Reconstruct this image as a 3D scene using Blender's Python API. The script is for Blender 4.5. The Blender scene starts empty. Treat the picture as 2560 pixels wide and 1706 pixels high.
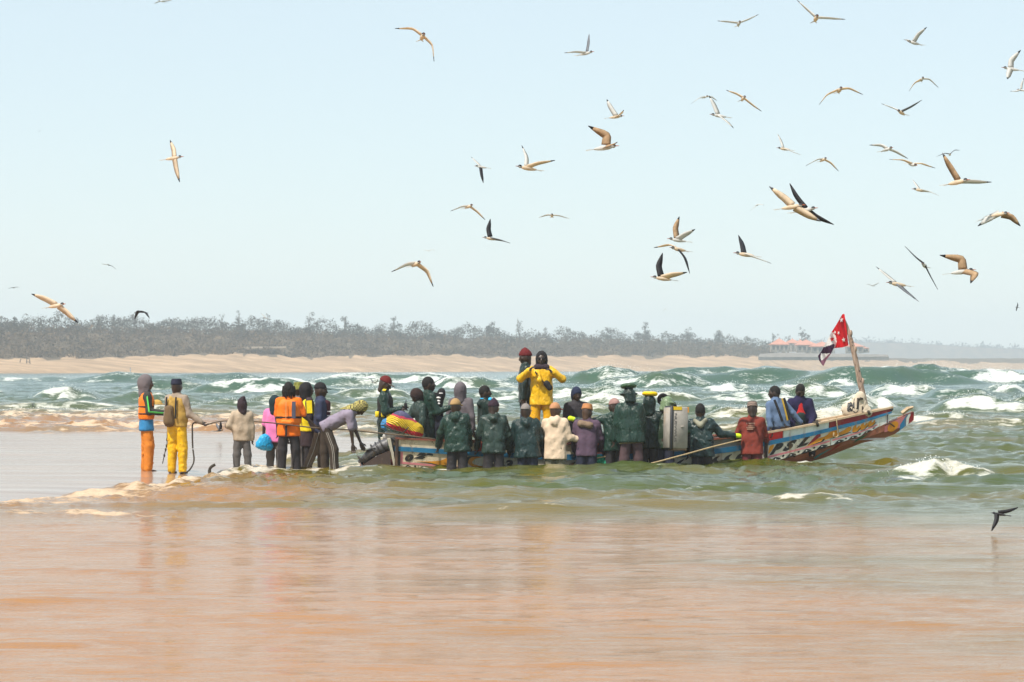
import bpy, bmesh, math, random
import numpy as np
from mathutils import Vector

# ------------------------------------------------------------------ camera, sky, sun, exposure
SC = bpy.context.scene
COL = SC.collection
FPX = 7111.1          # focal length in pixels of the 2560 px wide photograph
HY = 915.0            # image row of the horizon
CZ = 1.9              # eye height above the water
cam = bpy.data.cameras.new('camera')
cam.lens = 100.0
cam.sensor_width = 36.0
cam.shift_y = 62.0 / 2560.0
cam.clip_start = 0.5
cam.clip_end = 9000
cam.dof.use_dof = True
cam.dof.focus_distance = 53.0
cam.dof.aperture_fstop = 8.0
camo = bpy.data.objects.new('camera', cam)
COL.objects.link(camo)
camo.location = (0, 0, CZ)
camo.rotation_euler = (math.radians(90), 0, 0)
SC.camera = camo

SUN_EL = math.radians(57)
SUN_AZ = math.radians(226)        # direction towards the sun, measured from +X anticlockwise: left and a little behind the camera
sun_vec = Vector((math.cos(SUN_AZ) * math.cos(SUN_EL), math.sin(SUN_AZ) * math.cos(SUN_EL), math.sin(SUN_EL)))
world = bpy.data.worlds.new('World')
SC.world = world
world.use_nodes = True
wn = world.node_tree.nodes
wl = world.node_tree.links
bg = wn['Background']
sky = wn.new('ShaderNodeTexSky')
sky.sky_type = 'NISHITA'
sky.sun_disc = False
sky.sun_elevation = SUN_EL
sky.sun_rotation = math.radians(90) - SUN_AZ
sky.altitude = 0
sky.air_density = 1.0
sky.dust_density = 0.35
sky.ozone_density = 1.6
veil = wn.new('ShaderNodeMix')             # thin even veil of high haze over the clear sky
veil.data_type = 'RGBA'
veil.inputs[0].default_value = 0.68
veil.inputs[7].default_value = (4.2, 4.85, 5.05, 1)
wl.new(sky.outputs['Color'], veil.inputs[6])
wl.new(veil.outputs[2], bg.inputs['Color'])
bg.inputs['Strength'].default_value = 0.135
sun = bpy.data.lights.new('sun', 'SUN')
sun.energy = 4.2
sun.angle = math.radians(0.5)
sun.color = (1.0, 0.94, 0.84)
suno = bpy.data.objects.new('sun', sun)
COL.objects.link(suno)
suno.rotation_euler = (-sun_vec).to_track_quat('-Z', 'Y').to_euler()
suno.location = (-30, -20, 60)
SC.view_settings.view_transform = 'Standard'
SC.view_settings.look = 'None'
SC.view_settings.gamma = 1
SC.view_settings.use_curve_mapping = False
SC.view_settings.exposure = 0.4
SC.render.engine = 'CYCLES'
SC.cycles.max_bounces = 6
SC.cycles.diffuse_bounces = 2
SC.cycles.glossy_bounces = 3
SC.cycles.volume_bounces = 1
SC.cycles.transparent_max_bounces = 8
SC.cycles.use_denoising = True
SC.cycles.caustics_reflective = False
SC.cycles.caustics_refractive = False

rng = np.random.default_rng(11)
random.seed(11)

# ------------------------------------------------------------------ helpers
def W(px, py, d):
    """the point seen at photograph pixel (px, py) when it stands d metres away"""
    return np.array(((px - 1280.0) / FPX * d, d, CZ - (py - HY) / FPX * d))

def ground_d(py, z=0.0):
    return (CZ - z) * FPX / (py - HY)

def unit(v):
    v = np.asarray(v, float)
    return v / max(1e-9, np.linalg.norm(v))

def props(o, label=None, cat=None, group=None, kind=None):
    if label: o['label'] = label
    if cat: o['category'] = cat
    if group: o['group'] = group
    if kind: o['kind'] = kind
    return o

def big_mesh(name, V, Q, smooth=True):
    """mesh from numpy vertices and an (n,4) or (n,3) face array"""
    me = bpy.data.meshes.new(name)
    V = np.asarray(V, np.float32); Q = np.asarray(Q, np.int32)
    k = Q.shape[1]
    me.vertices.add(len(V)); me.vertices.foreach_set('co', V.ravel())
    me.loops.add(Q.size); me.loops.foreach_set('vertex_index', Q.ravel())
    me.polygons.add(len(Q))
    me.polygons.foreach_set('loop_start', np.arange(0, Q.size, k, dtype=np.int32))
    me.polygons.foreach_set('use_smooth', np.full(len(Q), smooth))
    me.update(calc_edges=True)
    return me

def any_mesh(name, V, Fc, smooth=True):
    if isinstance(Fc, np.ndarray):
        return big_mesh(name, V, Fc, smooth)
    me = bpy.data.meshes.new(name)
    me.from_pydata([tuple(map(float, v)) for v in V], [], [tuple(map(int, f)) for f in Fc])
    me.polygons.foreach_set('use_smooth', np.full(len(me.polygons), smooth))
    me.update()
    return me

def put(name, V, Fc, mat, parent=None, org=(0, 0, 0), smooth=True, label=None, mats=None, midx=None):
    V = np.asarray(V, float) - np.asarray(org, float)
    me = any_mesh(name, V, Fc, smooth)
    for m in (mats or [mat]):
        me.materials.append(m)
    if midx is not None:
        me.polygons.foreach_set('material_index', np.asarray(midx, np.int32))
    o = bpy.data.objects.new(name, me)
    COL.objects.link(o)
    if parent is not None:
        o.parent = parent
    else:
        o.location = tuple(org)
    if label: o['label'] = label
    return o

class Thing:
    """an Empty at the thing's base with its parts as children"""
    def __init__(s, name, label, cat, loc, group=None):
        s.org = np.asarray(loc, float)
        s.o = bpy.data.objects.new(name, None)
        s.o.empty_display_size = 0.1
        COL.objects.link(s.o)
        s.o.location = tuple(s.org)
        props(s.o, label, cat, group)
    def add(s, name, geo, mat, parent=None, smooth=True, label=None, mats=None, midx=None):
        return put(name, geo[0], geo[1], mat, parent or s.o, s.org, smooth, label, mats, midx)

def single(name, label, cat, geo, mat, loc, group=None, smooth=True, kind=None, mats=None, midx=None):
    o = put(name, geo[0], geo[1], mat, None, loc, smooth, None, mats, midx)
    return props(o, label, cat, group, kind)

def merge(*geos):
    V = []; Fc = []; n = 0
    for g in geos:
        V.append(np.asarray(g[0], float))
        Fc += [tuple(int(i) + n for i in f) for f in g[1]]
        n += len(g[0])
    return np.concatenate(V), Fc

def frame(t, up=(0, 0, 1)):
    t = unit(t); up = np.asarray(up, float)
    if abs(t @ up) > 0.97: up = np.array((0, 1.0, 0)) if abs(t[1]) < 0.9 else np.array((1.0, 0, 0))
    s = unit(np.cross(t, up)); u = np.cross(s, t)
    return s, u

def tube(pts, rad, n=8, cap=True, up=(0, 0, 1)):
    """round or oval tube along points; rad is a number, a list of numbers or of (side, up) pairs"""
    pts = np.asarray(pts, float); m = len(pts)
    rad = [rad] * m if np.isscalar(rad) else rad
    V = []; Fc = []
    for i in range(m):
        t = pts[min(i + 1, m - 1)] - pts[max(i - 1, 0)]
        s, u = frame(t, up)
        ra, rb = (rad[i], rad[i]) if np.isscalar(rad[i]) else rad[i]
        for k in range(n):
            a = 2 * math.pi * k / n
            V.append(pts[i] + s * ra * math.cos(a) + u * rb * math.sin(a))
    for i in range(m - 1):
        for k in range(n):
            a, b = i * n + k, i * n + (k + 1) % n
            Fc.append((a, b, b + n, a + n))
    if cap:
        Fc.append(tuple(range(n - 1, -1, -1)))
        Fc.append(tuple((m - 1) * n + k for k in range(n)))
    return np.array(V), Fc

def box(c, sx, sy, sz, ax=None, bev=0.0):
    """box round c with half sizes, optional axes (3 unit vectors), optional chamfered edges"""
    ax = ax or (np.array((1., 0, 0)), np.array((0, 1., 0)), np.array((0, 0, 1.)))
    c = np.asarray(c, float)
    if bev <= 0:
        V = [c + ax[0] * sx * i + ax[1] * sy * j + ax[2] * sz * k for k in (-1, 1) for j in (-1, 1) for i in (-1, 1)]
        Fc = [(0, 2, 3, 1), (4, 5, 7, 6), (0, 1, 5, 4), (2, 6, 7, 3), (0, 4, 6, 2), (1, 3, 7, 5)]
        return np.array(V), Fc
    prof = [(-sx + bev, -sy), (sx - bev, -sy), (sx, -sy + bev), (sx, sy - bev), (sx - bev, sy), (-sx + bev, sy), (-sx, sy - bev), (-sx, -sy + bev)]
    V = []; Fc = []
    lv = [(-sz, bev), (-sz + bev, 0), (sz - bev, 0), (sz, bev)]
    for z, ins in lv:
        for x, y in prof:
            fx = (sx - ins) / sx; fy = (sy - ins) / sy
            V.append(c + ax[0] * x * fx + ax[1] * y * fy + ax[2] * z)
    for i in range(3):
        for k in range(8):
            a, b = i * 8 + k, i * 8 + (k + 1) % 8
            Fc.append((a, b, b + 8, a + 8))
    Fc.append(tuple(range(7, -1, -1))); Fc.append(tuple(24 + k for k in range(8)))
    return np.array(V), Fc

def ball(c, rx, ry=None, rz=None, ax=None, nu=14, nv=9, v0=0.0, v1=1.0):
    """ellipsoid; v0..v1 cuts it from the top pole (0) to the bottom pole (1)"""
    ry = ry or rx; rz = rz or rx
    ax = ax or (np.array((1., 0, 0)), np.array((0, 1., 0)), np.array((0, 0, 1.)))
    c = np.asarray(c, float); V = []; Fc = []
    for j in range(nv + 1):
        th = math.pi * (v0 + (v1 - v0) * j / nv)
        for i in range(nu):
            ph = 2 * math.pi * i / nu
            V.append(c + ax[0] * rx * math.sin(th) * math.cos(ph) + ax[1] * ry * math.sin(th) * math.sin(ph) + ax[2] * rz * math.cos(th))
    for j in range(nv):
        for i in range(nu):
            a, b = j * nu + i, j * nu + (i + 1) % nu
            Fc.append((a, a + nu, b + nu, b))
    if v1 < 1:
        Fc.append(tuple(nv * nu + i for i in range(nu)))
    return np.array(V), Fc

def torus(c, R, r, ax, nu=28, nv=10, flat=1.0):
    V = []; Fc = []
    c = np.asarray(c, float)
    for i in range(nu):
        a = 2 * math.pi * i / nu
        rad = ax[0] * math.cos(a) + ax[1] * math.sin(a)
        for j in range(nv):
            b = 2 * math.pi * j / nv
            V.append(c + rad * (R + r * math.cos(b)) + ax[2] * r * flat * math.sin(b))
    for i in range(nu):
        for j in range(nv):
            i2, j2 = (i + 1) % nu, (j + 1) % nv
            Fc.append((i * nv + j, i2 * nv + j, i2 * nv + j2, i * nv + j2))
    return np.array(V), Fc

def sheet(P, Q, t):
    """thick ribbon between point rows P and Q (same length): returns a closed slab of thickness t"""
    P = np.asarray(P, float); Q = np.asarray(Q, float); m = len(P)
    V = []; Fc = []
    for i in range(m):
        tdir = P[min(i + 1, m - 1)] - P[max(i - 1, 0)]
        n = unit(np.cross(tdir, Q[i] - P[i])) * t / 2
        V += [P[i] + n, Q[i] + n, Q[i] - n, P[i] - n]
    for i in range(m - 1):
        for k in range(4):
            a, b = i * 4 + k, i * 4 + (k + 1) % 4
            Fc.append((a, b, b + 4, a + 4))
    Fc.append((3, 2, 1, 0)); e = (m - 1) * 4
    Fc.append((e, e + 1, e + 2, e + 3))
    return np.array(V), Fc

# lattice noise
def _hash(ix, iy, seed):
    h = (ix.astype(np.uint32) * np.uint32(374761393) + iy.astype(np.uint32) * np.uint32(668265263) + np.uint32(seed * 974711 + 77))
    h = (h ^ (h >> np.uint32(13))) * np.uint32(1274126177)
    h = h ^ (h >> np.uint32(16))
    return h
def perlin(x, y, seed=0):
    x = np.asarray(x, np.float32); y = np.asarray(y, np.float32)
    x0 = np.floor(x); y0 = np.floor(y)
    fx = x - x0; fy = y - y0
    ix = x0.astype(np.int64) & 0xffffffff; iy = y0.astype(np.int64) & 0xffffffff
    def g(dx, dy):
        a = _hash((ix + dx) & 0xffffffff, (iy + dy) & 0xffffffff, seed).astype(np.float32) * np.float32(2 * math.pi / 4294967296.0)
        return np.cos(a) * (fx - dx) + np.sin(a) * (fy - dy)
    u = fx * fx * fx * (fx * (fx * 6 - 15) + 10); v = fy * fy * fy * (fy * (fy * 6 - 15) + 10)
    a = g(0, 0); b = g(1, 0); c = g(0, 1); d = g(1, 1)
    return ((a + (b - a) * u) * (1 - v) + (c + (d - c) * u) * v) * 1.5
def fbm(x, y, seed=0, o=3):
    r = 0; a = 1.0
    for i in range(o):
        r = r + a * perlin(x * 2 ** i, y * 2 ** i, seed + i); a *= 0.5
    return r
def ridge(x, y, seed=0):
    return 1.0 - 2.0 * np.abs(perlin(x, y, seed))
def sstep(a, b, x):
    t = np.clip((x - a) / (b - a), 0, 1)
    return t * t * (3 - 2 * t)

# ------------------------------------------------------------------ materials
MATS = {}
class NT:
    def __init__(s, name):
        s.m = bpy.data.materials.new(name); s.m.use_nodes = True
        s.t = s.m.node_tree; s.n = s.t.nodes; s.l = s.t.links
        s.b = s.n['Principled BSDF']; s.out = s.n['Material Output']
    def new(s, typ, **kw):
        n = s.n.new(typ)
        for k, v in kw.items():
            if k.startswith('_'): setattr(n, k[1:], v)
            else: n.inputs[k.replace('__', ' ')].default_value = v
        return n
    def link(s, a, b): s.l.new(a, b)
    def ramp(s, fac, stops, interp='LINEAR'):
        r = s.n.new('ShaderNodeValToRGB'); r.color_ramp.interpolation = interp
        e = r.color_ramp.elements
        while len(e) < len(stops): e.new(0.5)
        for i, (p, c) in enumerate(stops):
            e[i].position = p; e[i].color = (c[0], c[1], c[2], 1)
        s.l.new(fac, r.inputs['Fac']); return r.outputs['Color']
    def math(s, op, a, b=None, c=None, clamp=False):
        n = s.n.new('ShaderNodeMath'); n.operation = op; n.use_clamp = clamp
        for i, v in enumerate((a, b, c)):
            if v is None: continue
            if isinstance(v, (int, float)): n.inputs[i].default_value = v
            else: s.l.new(v, n.inputs[i])
        return n.outputs[0]
    def mix(s, f, a, b, mode='MIX'):
        n = s.n.new('ShaderNodeMix'); n.data_type = 'RGBA'; n.blend_type = mode
        for i, v in ((0, f), (6, a), (7, b)):
            if isinstance(v, (int, float)): n.inputs[i].default_value = v
            elif isinstance(v, tuple): n.inputs[i].default_value = (v[0], v[1], v[2], 1)
            else: s.l.new(v, n.inputs[i])
        return n.outputs[2]
    def coord(s, scale=(1, 1, 1), rot=(0, 0, 0)):
        tc = s.n.new('ShaderNodeTexCoord'); mp = s.n.new('ShaderNodeMapping')
        mp.inputs['Scale'].default_value = scale; mp.inputs['Rotation'].default_value = rot
        s.l.new(tc.outputs['Object'], mp.inputs['Vector']); return mp.outputs['Vector']
    def noise(s, vec, scale, detail=3, rough=0.55, dist=0.0):
        n = s.n.new('ShaderNodeTexNoise')
        n.inputs['Scale'].default_value = scale; n.inputs['Detail'].default_value = detail
        n.inputs['Roughness'].default_value = rough; n.inputs['Distortion'].default_value = dist
        s.l.new(vec, n.inputs['Vector']); return n.outputs['Fac']
    def bump(s, h, strength, dist=0.02, nrm=None):
        n = s.n.new('ShaderNodeBump'); n.inputs['Strength'].default_value = strength; n.inputs['Distance'].default_value = dist
        s.l.new(h, n.inputs['Height'])
        if nrm is not None: s.l.new(nrm, n.inputs['Normal'])
        return n.outputs['Normal']
    def attr(s, name):
        n = s.n.new('ShaderNodeAttribute'); n.attribute_name = name; return n.outputs['Fac']

def mat(name, col, rough=0.7, var=0.25, scale=9.0, bump=0.25, bscale=28.0, spec=0.4, grime=None, sheen=0.0, coat=0.0):
    """cloth, paint, wood, skin ...: base colour with noise variation, fine relief and optional stains"""
    if name in MATS: return MATS[name]
    k = NT(name)
    v = k.coord()
    n1 = k.noise(v, scale, 4, 0.6)
    dark = tuple(c * (1 - var) for c in col); lite = tuple(min(1, c * (1 + var)) for c in col)
    c = k.ramp(n1, [(0.3, dark), (0.7, lite)])
    if grime:
        g = k.noise(v, scale * 0.55, 5, 0.65, 0.6)
        gm = k.ramp(g, [(0.55, (0, 0, 0)), (0.66, (1, 1, 1))])
        c = k.mix(k.math('MULTIPLY', gm, 0.75), c, grime)
    k.link(c, k.b.inputs['Base Color'])
    k.b.inputs['Roughness'].default_value = rough
    k.b.inputs['Specular IOR Level'].default_value = spec
    if sheen: k.b.inputs['Sheen Weight'].default_value = sheen
    if coat: k.b.inputs['Coat Weight'].default_value = coat
    if bump:
        n2 = k.noise(v, bscale, 3, 0.6)
        k.link(k.bump(n2, bump, 0.02), k.b.inputs['Normal'])
    MATS[name] = k.m
    return k.m
# ------------------------------------------------------------------ the setting: sand bar, sea, far beach, dunes
def sand_low(px):
    return np.interp(px, [-3000, -600, 0, 250, 400, 520, 640, 760, 900, 1000, 1100, 4000], [1330, 1275, 1252, 1238, 1222, 1197, 1172, 1152, 1128, 1104, 1060, 1000])
def sand_up(px):
    return np.interp(px, [-3000, 0, 500, 800, 950, 1010, 1100, 4000], [1078, 1078, 1082, 1088, 1094, 1101, 1120, 1180])
def sand_z(x, d):
    dd = np.maximum(d, 8.0)
    px = 1280 + x / dd * FPX
    py = HY + CZ * FPX / dd
    s = np.minimum(sand_low(px) + 7 * perlin(x / 1.7, d / 4.0, 3) - py, py - sand_up(px) + 4 * perlin(x / 3, d / 9.0, 4))
    s = s + 3 * perlin(x / 2.0, d / 3.0, 5)
    bar = np.where(s > 0, 0.075 * np.tanh(s / 22), 0.55 * np.tanh(s / 130))
    near = 0.55 * sstep(15.5, 2.0, d)
    return np.maximum(bar, near - 0.5 * sstep(8, 17, d)), sstep(-4, 5, s)
def height_at(x, d):
    return float(sand_z(np.array([x]), np.array([d]))[0][0])

def grid_faces(nr, nc):
    i = np.arange(nr - 1)[:, None] * nc + np.arange(nc - 1)[None, :]
    return np.stack([i, i + 1, i + 1 + nc, i + nc], -1).reshape(-1, 4)

# wet sand
k = NT('wet_sand')
v = k.coord((1, 1, 1))
n1 = k.noise(k.coord((0.25, 1.4, 1)), 1.1, 5, 0.6)
c = k.ramp(n1, [(0.3, (0.25, 0.155, 0.105)), (0.7, (0.37, 0.25, 0.175))])
sp = k.noise(v, 26, 2, 0.5)
c = k.mix(k.ramp(sp, [(0.70, (0, 0, 0)), (0.74, (1, 1, 1))]), c, (0.12, 0.07, 0.05))
k.link(c, k.b.inputs['Base Color'])
rr = k.noise(k.coord((0.12, 0.9, 1)), 1.0, 4, 0.6)
k.link(k.ramp(rr, [(0.3, (0.09,) * 3), (0.75, (0.24,) * 3)]), k.b.inputs['Roughness'])
k.b.inputs['IOR'].default_value = 1.33
k.b.inputs['Specular IOR Level'].default_value = 0.27
nb = k.bump(k.noise(k.coord((0.5, 3.0, 1)), 3.0, 4, 0.6), 0.05, 0.03)
k.link(nb, k.b.inputs['Normal'])
M_SAND = k.m
ds = np.concatenate([np.arange(-6, 12, 1.0), 12 * np.exp(np.arange(0, 2.35, 0.0075))])
tn = np.linspace(-0.95, 0.95, 420)
D, Tn = np.meshgrid(ds, tn, indexing='ij')
X = Tn * np.maximum(D, 20)
Z, _ = sand_z(X, D)
Z = Z + 0.004 * perlin(X / 1.3, D / 0.8, 8)
o = put('wet_sand', np.stack([X, D, Z], -1).reshape(-1, 3), grid_faces(len(ds), len(tn)), M_SAND)
props(o, 'wet shining sand bar under the people at the left', 'sand', None, 'structure')

# sea
near_d = 12 * np.exp(np.arange(0, math.log(330 / 12.0), 0.0038))
far_d = 330 * np.exp(np.arange(0.0, math.log(3400 / 330.0), 0.013))
ds = np.concatenate([near_d, far_d])
tn = np.concatenate([np.linspace(-0.95, -0.24, 56), np.linspace(-0.235, 0.235, 760), np.linspace(0.24, 0.95, 56)])
D, Tn = np.meshgrid(ds.astype(np.float32), tn.astype(np.float32), indexing='ij')
X = Tn * D
PX = 1280 + Tn * FPX
PY = HY + CZ * FPX / D
SZ, BAR = sand_z(X, D)
wx = X + 0.9 * perlin(X / 6, D / 6, 41)
wd = D + 0.5 * perlin(X / 4, D / 3, 42)
Z = np.zeros_like(X)
FO = np.zeros_like(X)
# shallow wash in front
fr = sstep(40, 33, D)
Z += fr * (0.016 * perlin(wx / 3.2, wd / 0.75, 1) + 0.012 * ridge(wx / 1.7, wd / 0.40, 2) + 0.012 * perlin(wx / 0.7, wd / 0.24, 3)) * (0.75 + 0.7 * perlin(X / 5, D / 2.2, 14))
for (cx, cy, hw, amp) in [(150, 1505, 260, .022), (700, 1545, 330, .020), (1080, 1578, 330, .028), (120, 1613, 170, .022), (520, 1425, 420, .016), (1500, 1430, 260, .014), (2000, 1455, 330, .014), (2080, 1350, 300, .012), (1850, 1595, 330, .014), (900, 1668, 200, .014), (2300, 1560, 240, .012), (1560, 1660, 300, .012)]:
    d0 = ground_d(cy); xw = (cx - 1280) / FPX * d0; lx = hw / FPX * d0
    u = (X - xw) / lx; vv = (D - d0 - 0.10 * perlin(X / 0.8, D * 0, cx)) / 0.16
    Z += amp * np.exp(-u ** 4) * np.where(vv < 0, np.exp(-vv ** 2), np.exp(-(vv / 3) ** 2))
# small chop round the boat
md = sstep(34, 43, D) * sstep(400, 120, D)
Z += md * (0.11 * ridge(wx / 4.5, wd / 2.3, 5) + 0.12 * perlin(wx / 3.0, wd / 1.3, 6) + 0.075 * ridge(wx / 1.4, wd / 0.75, 7) + 0.042 * ridge(wx / 0.6, wd / 0.45, 8) - 0.07)
# bigger sea beyond
fa = sstep(90, 150, D)
Z += fa * (0.18 * ridge(wx / 26, wd / 8, 9) + 0.15 * perlin(wx / 15, wd / 4.5, 10) + 0.05 * ridge(wx / 6, wd / 3.0, 11)) * sstep(1500, 300, D)
Z += sstep(130, 220, D) * sstep(700, 300, D) * sstep(900, 1500, PX) * 0.15 * ridge(wx / 60, wd / 22, 12)

SPRAY = []
def breaker(cx, cy, hw, d, foam, back=4.0, tilt=0.0, frothy=1.0, foot=1.5, top=0.45):
    global Z, FO
    xw = (cx - 1280) / FPX * d; lx = hw / FPX * d
    h = max(0.12, CZ - (cy - HY) * d / FPX)
    if d > 90: h = 0.9 * min(h, 0.30 * lx + 0.35)
    u = (X - xw) / lx
    sel = (np.abs(u) < 1.8) & (np.abs(D - d) < 40)
    r0, r1 = np.where(sel.any(1))[0][[0, -1]]; c0, c1 = np.where(sel.any(0))[0][[0, -1]]
    sl = (slice(r0, r1 + 1), slice(c0, c1 + 1))
    x = X[sl]; dd = D[sl]; u = u[sl]
    d0 = d + tilt * (x - xw) + 1.2 * h * perlin(x / (lx * 0.7), x * 0 + cx, 21) + 0.3 * h * perlin(x / max(0.3 * lx, h), x * 0 + cy, 22)
    along = np.exp(-np.abs(u * (1 + 0.25 * np.sign(u) * math.sin(cx))) ** 3) * np.clip(0.95 + 0.25 * perlin(x / (lx * 0.55) + 5, x * 0 + cx * 0.37, 23) + 0.05 * perlin(x / (lx * 0.12) + 5, x * 0 + cx * 0.37, 24), 0, 1.15)
    vv = dd - d0
    wf = max(1.0 * h, 0.009 * d)
    prof = np.where(vv < 0, np.exp(-(vv / wf) ** 2), 1 / (1 + (vv / (back * wf)) ** 2) * np.exp(-(vv / (12 * wf)) ** 2))
    zb = Z[sl]
    Z[sl] = np.maximum(zb, (h * along * prof + 0.3 * zb) * (1 - BAR[sl]))
    if foam > 0:
        fm = np.clip(along * 1.25, 0, 1) * sstep(-foot * wf, -0.75 * foot * wf, vv) * (1 - sstep(0.05 * wf, top * wf, vv))
        patch = np.clip(0.58 + 0.75 * fbm(x / (2.8 * h) , dd / (0.9 * h), 25, 4) , 0, 1.2)
        fm = fm * patch * foam
        FO[sl] = np.maximum(FO[sl], fm)
        Z[sl] += frothy * 0.07 * h * fm * (fbm(x / (0.7 * h), dd / (0.8 * h), 27, 3))
        if foam >= 0.8:
            SPRAY.append((xw, lx, d, h, tilt, foam))

for b in [
    (90, 938, 150, 300, .75), (330, 931, 170, 290, .45), (560, 930, 150, 300, .4), (640, 943, 190, 180, 1.0), (170, 964, 80, 150, 1.0), (430, 948, 110, 200, .4),
    (1000, 928, 210, 270, 1.0), (1190, 941, 120, 205, 1.0), (860, 940, 120, 230, .8), (1380, 927, 160, 270, .8),
    (1560, 917, 170, 245, .85), (1640, 925, 150, 215, .7), (1800, 911, 230, 260, .5), (1980, 915, 260, 255, .35),
    (2105, 905, 45, 236, 1.1), (2190, 912, 230, 250, .35), (2330, 903, 150, 270, .95), (2490, 909, 140, 262, 1.0), (2250, 918, 200, 300, .8),
    (1825, 943, 75, 175, 1.0), (2010, 950, 95, 160, 1.0), (2230, 950, 70, 165, .95), (2320, 948, 60, 165, .9), (2400, 965, 90, 150, .5), (2520, 950, 60, 170, .9),
    (1450, 962, 150, 150, .85), (1660, 975, 120, 135, .9), (1900, 973, 120, 135, .9), (1560, 985, 160, 125, .8), (2170, 982, 80, 122, .9), (1290, 975, 130, 140, .7),
    (2430, 985, 115, 112, 1.1), (2550, 980, 70, 118, .9), (2480, 1045, 240, 88, .7), (2350, 1030, 100, 92, .8), (2080, 1014, 70, 96, 1.1), (1980, 1010, 60, 97, .9),
    (120, 1005, 240, 118, .75), (350, 1012, 130, 116, .7), (620, 998, 170, 122, .8), (800, 1006, 150, 118, .7), (150, 1022, 300, 108, .8), (500, 1020, 160, 108, .55),
    (950, 968, 110, 150, .85), (1090, 985, 100, 128, .6), (980, 1000, 120, 118, .7), (720, 975, 130, 140, .5), (350, 975, 120, 135, .5), (1200, 1000, 90, 116, .6),
    (1480, 1008, 70, 110, .7), (1840, 1012, 90, 100, .8), (1720, 1008, 120, 108, .6), (1860, 1052, 80, 80, .6),
]:
    breaker(*b)
# nearer waves in front of and beside the boat
breaker(2380, 1163, 300, 47.6, 0, back=4)
breaker(2335, 1156, 125, 47.2, 1.15, back=3, foot=1.6, top=0.6)
breaker(2265, 1190, 50, 45.8, .75, back=3, foot=1.5, top=0.9)
breaker(2480, 1187, 110, 49.6, .5, back=3)
breaker(2300, 1246, 360, 42.5, 0.0, back=4, tilt=0.05)
breaker(2030, 1275, 120, 39.3, .75, back=2.5, foot=1.4, tilt=0.1)
breaker(1500, 1292, 420, 38.0, .28, back=3, tilt=-0.02)
breaker(640, 1180, 120, 49.4, .45, back=3, tilt=0.25)
breaker(930, 1178, 170, 50.3, .35, back=3)
breaker(1380, 1180, 220, 50.0, .0, back=4, tilt=0.1)
breaker(1660, 1166, 150, 50.6, .25, back=4)
breaker(2080, 1160, 190, 51.6, .0, back=4)
breaker(1180, 1215, 200, 45.5, .0, back=4)
breaker(1060, 1252, 260, 41.8, .0, back=3)
breaker(1700, 1225, 260, 44.6, .0, back=4)
breaker(1300, 1305, 300, 37.0, .3, back=3)
breaker(560, 1240, 160, 43.0, .0, back=3)

# foam lines where the wash runs out over the sand
def foam_line(pts, wid, amt, lift=0.02, sd=0):
    global Z, FO
    pts = np.asarray(pts, float)
    cy = np.interp(PX, pts[:, 0], pts[:, 1])
    inside = sstep(pts[0, 0] - 30, pts[0, 0] + 30, PX) * sstep(pts[-1, 0] + 30, pts[-1, 0] - 30, PX)
    s = (PY - cy + 4 * perlin(X / 0.9, D / 4, 60 + sd) + 2.0 * perlin(X / 0.25, D / 2, 61 + sd)) / wid
    m = np.exp(-np.abs(s) ** 3) * inside
    FO = np.maximum(FO, m * amt * np.clip(0.75 + 0.6 * fbm(X / 0.6, D / 1.1, 62 + sd, 3), 0, 1.2))
    Z += 0.55 * lift * m * (1 + 1.1 * fbm(X / 0.13, D / 0.4, 64 + sd, 2))
foam_line([(-500, 1268), (0, 1256), (250, 1243), (400, 1227), (520, 1203), (640, 1180)], 7, .85, .035, 1)
foam_line([(-500, 1262), (0, 1266), (250, 1254), (420, 1238), (560, 1216)], 7, .5, .02, 6)
foam_line([(480, 1206), (560, 1190), (640, 1184), (700, 1178)], 11, 1.0, .05, 2)
foam_line([(-400, 1300), (0, 1286), (180, 1284), (330, 1290), (450, 1296)], 4, .5, .02, 3)
foam_line([(150, 1287), (260, 1285), (330, 1289)], 5, .95, .03, 4)
foam_line([(-300, 1320), (0, 1318), (260, 1306), (420, 1312)], 4, .42, .012, 5)
foam_line([(-500, 1048), (0, 1047), (300, 1046), (640, 1052), (900, 1060)], 4, .85, .04, 7)
foam_line([(-500, 1066), (0, 1067), (350, 1069), (640, 1074), (950, 1080)], 4.5, .85, .04, 8)
foam_line([(-500, 1074), (0, 1076), (350, 1079), (640, 1084), (960, 1092)], 3, .4, .02, 9)
foam_line([(640, 1140), (760, 1132), (900, 1120)], 6, .55, .02, 10)
foam_line([(600, 1165), (740, 1160), (930, 1172), (1050, 1176)], 6, .6, .03, 11)
foam_line([(900, 1150), (935, 1155), (960, 1165)], 9, .9, .03, 12)
foam_line([(430, 1190), (560, 1172), (660, 1164)], 5, .5, .02, 13)
foam_line([(1720, 1158), (1800, 1150), (1900, 1160)], 5, .7, .03, 14)
# whitecaps and streaks over the open water
cap_n = ridge(wx / 7, wd / 4.5, 31) * 0.6 + 0.5 * fbm(X / 3.0, D / 4.0, 32, 3)
FO = np.maximum(FO, 0.75 * sstep(0.74, 1.05, cap_n) * sstep(84, 105, D) * sstep(420, 200, D))
FO = np.maximum(FO, 0.5 * sstep(0.55, 0.95, fbm(X / 9, D / 1.8, 35, 3)) * sstep(84, 95, D) * sstep(150, 110, D))
FO = np.maximum(FO, 0.42 * sstep(0.75, 1.1, fbm(X / 2.2, D / 0.8, 37, 3)) * sstep(37, 42, D) * (1 - BAR))
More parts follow.
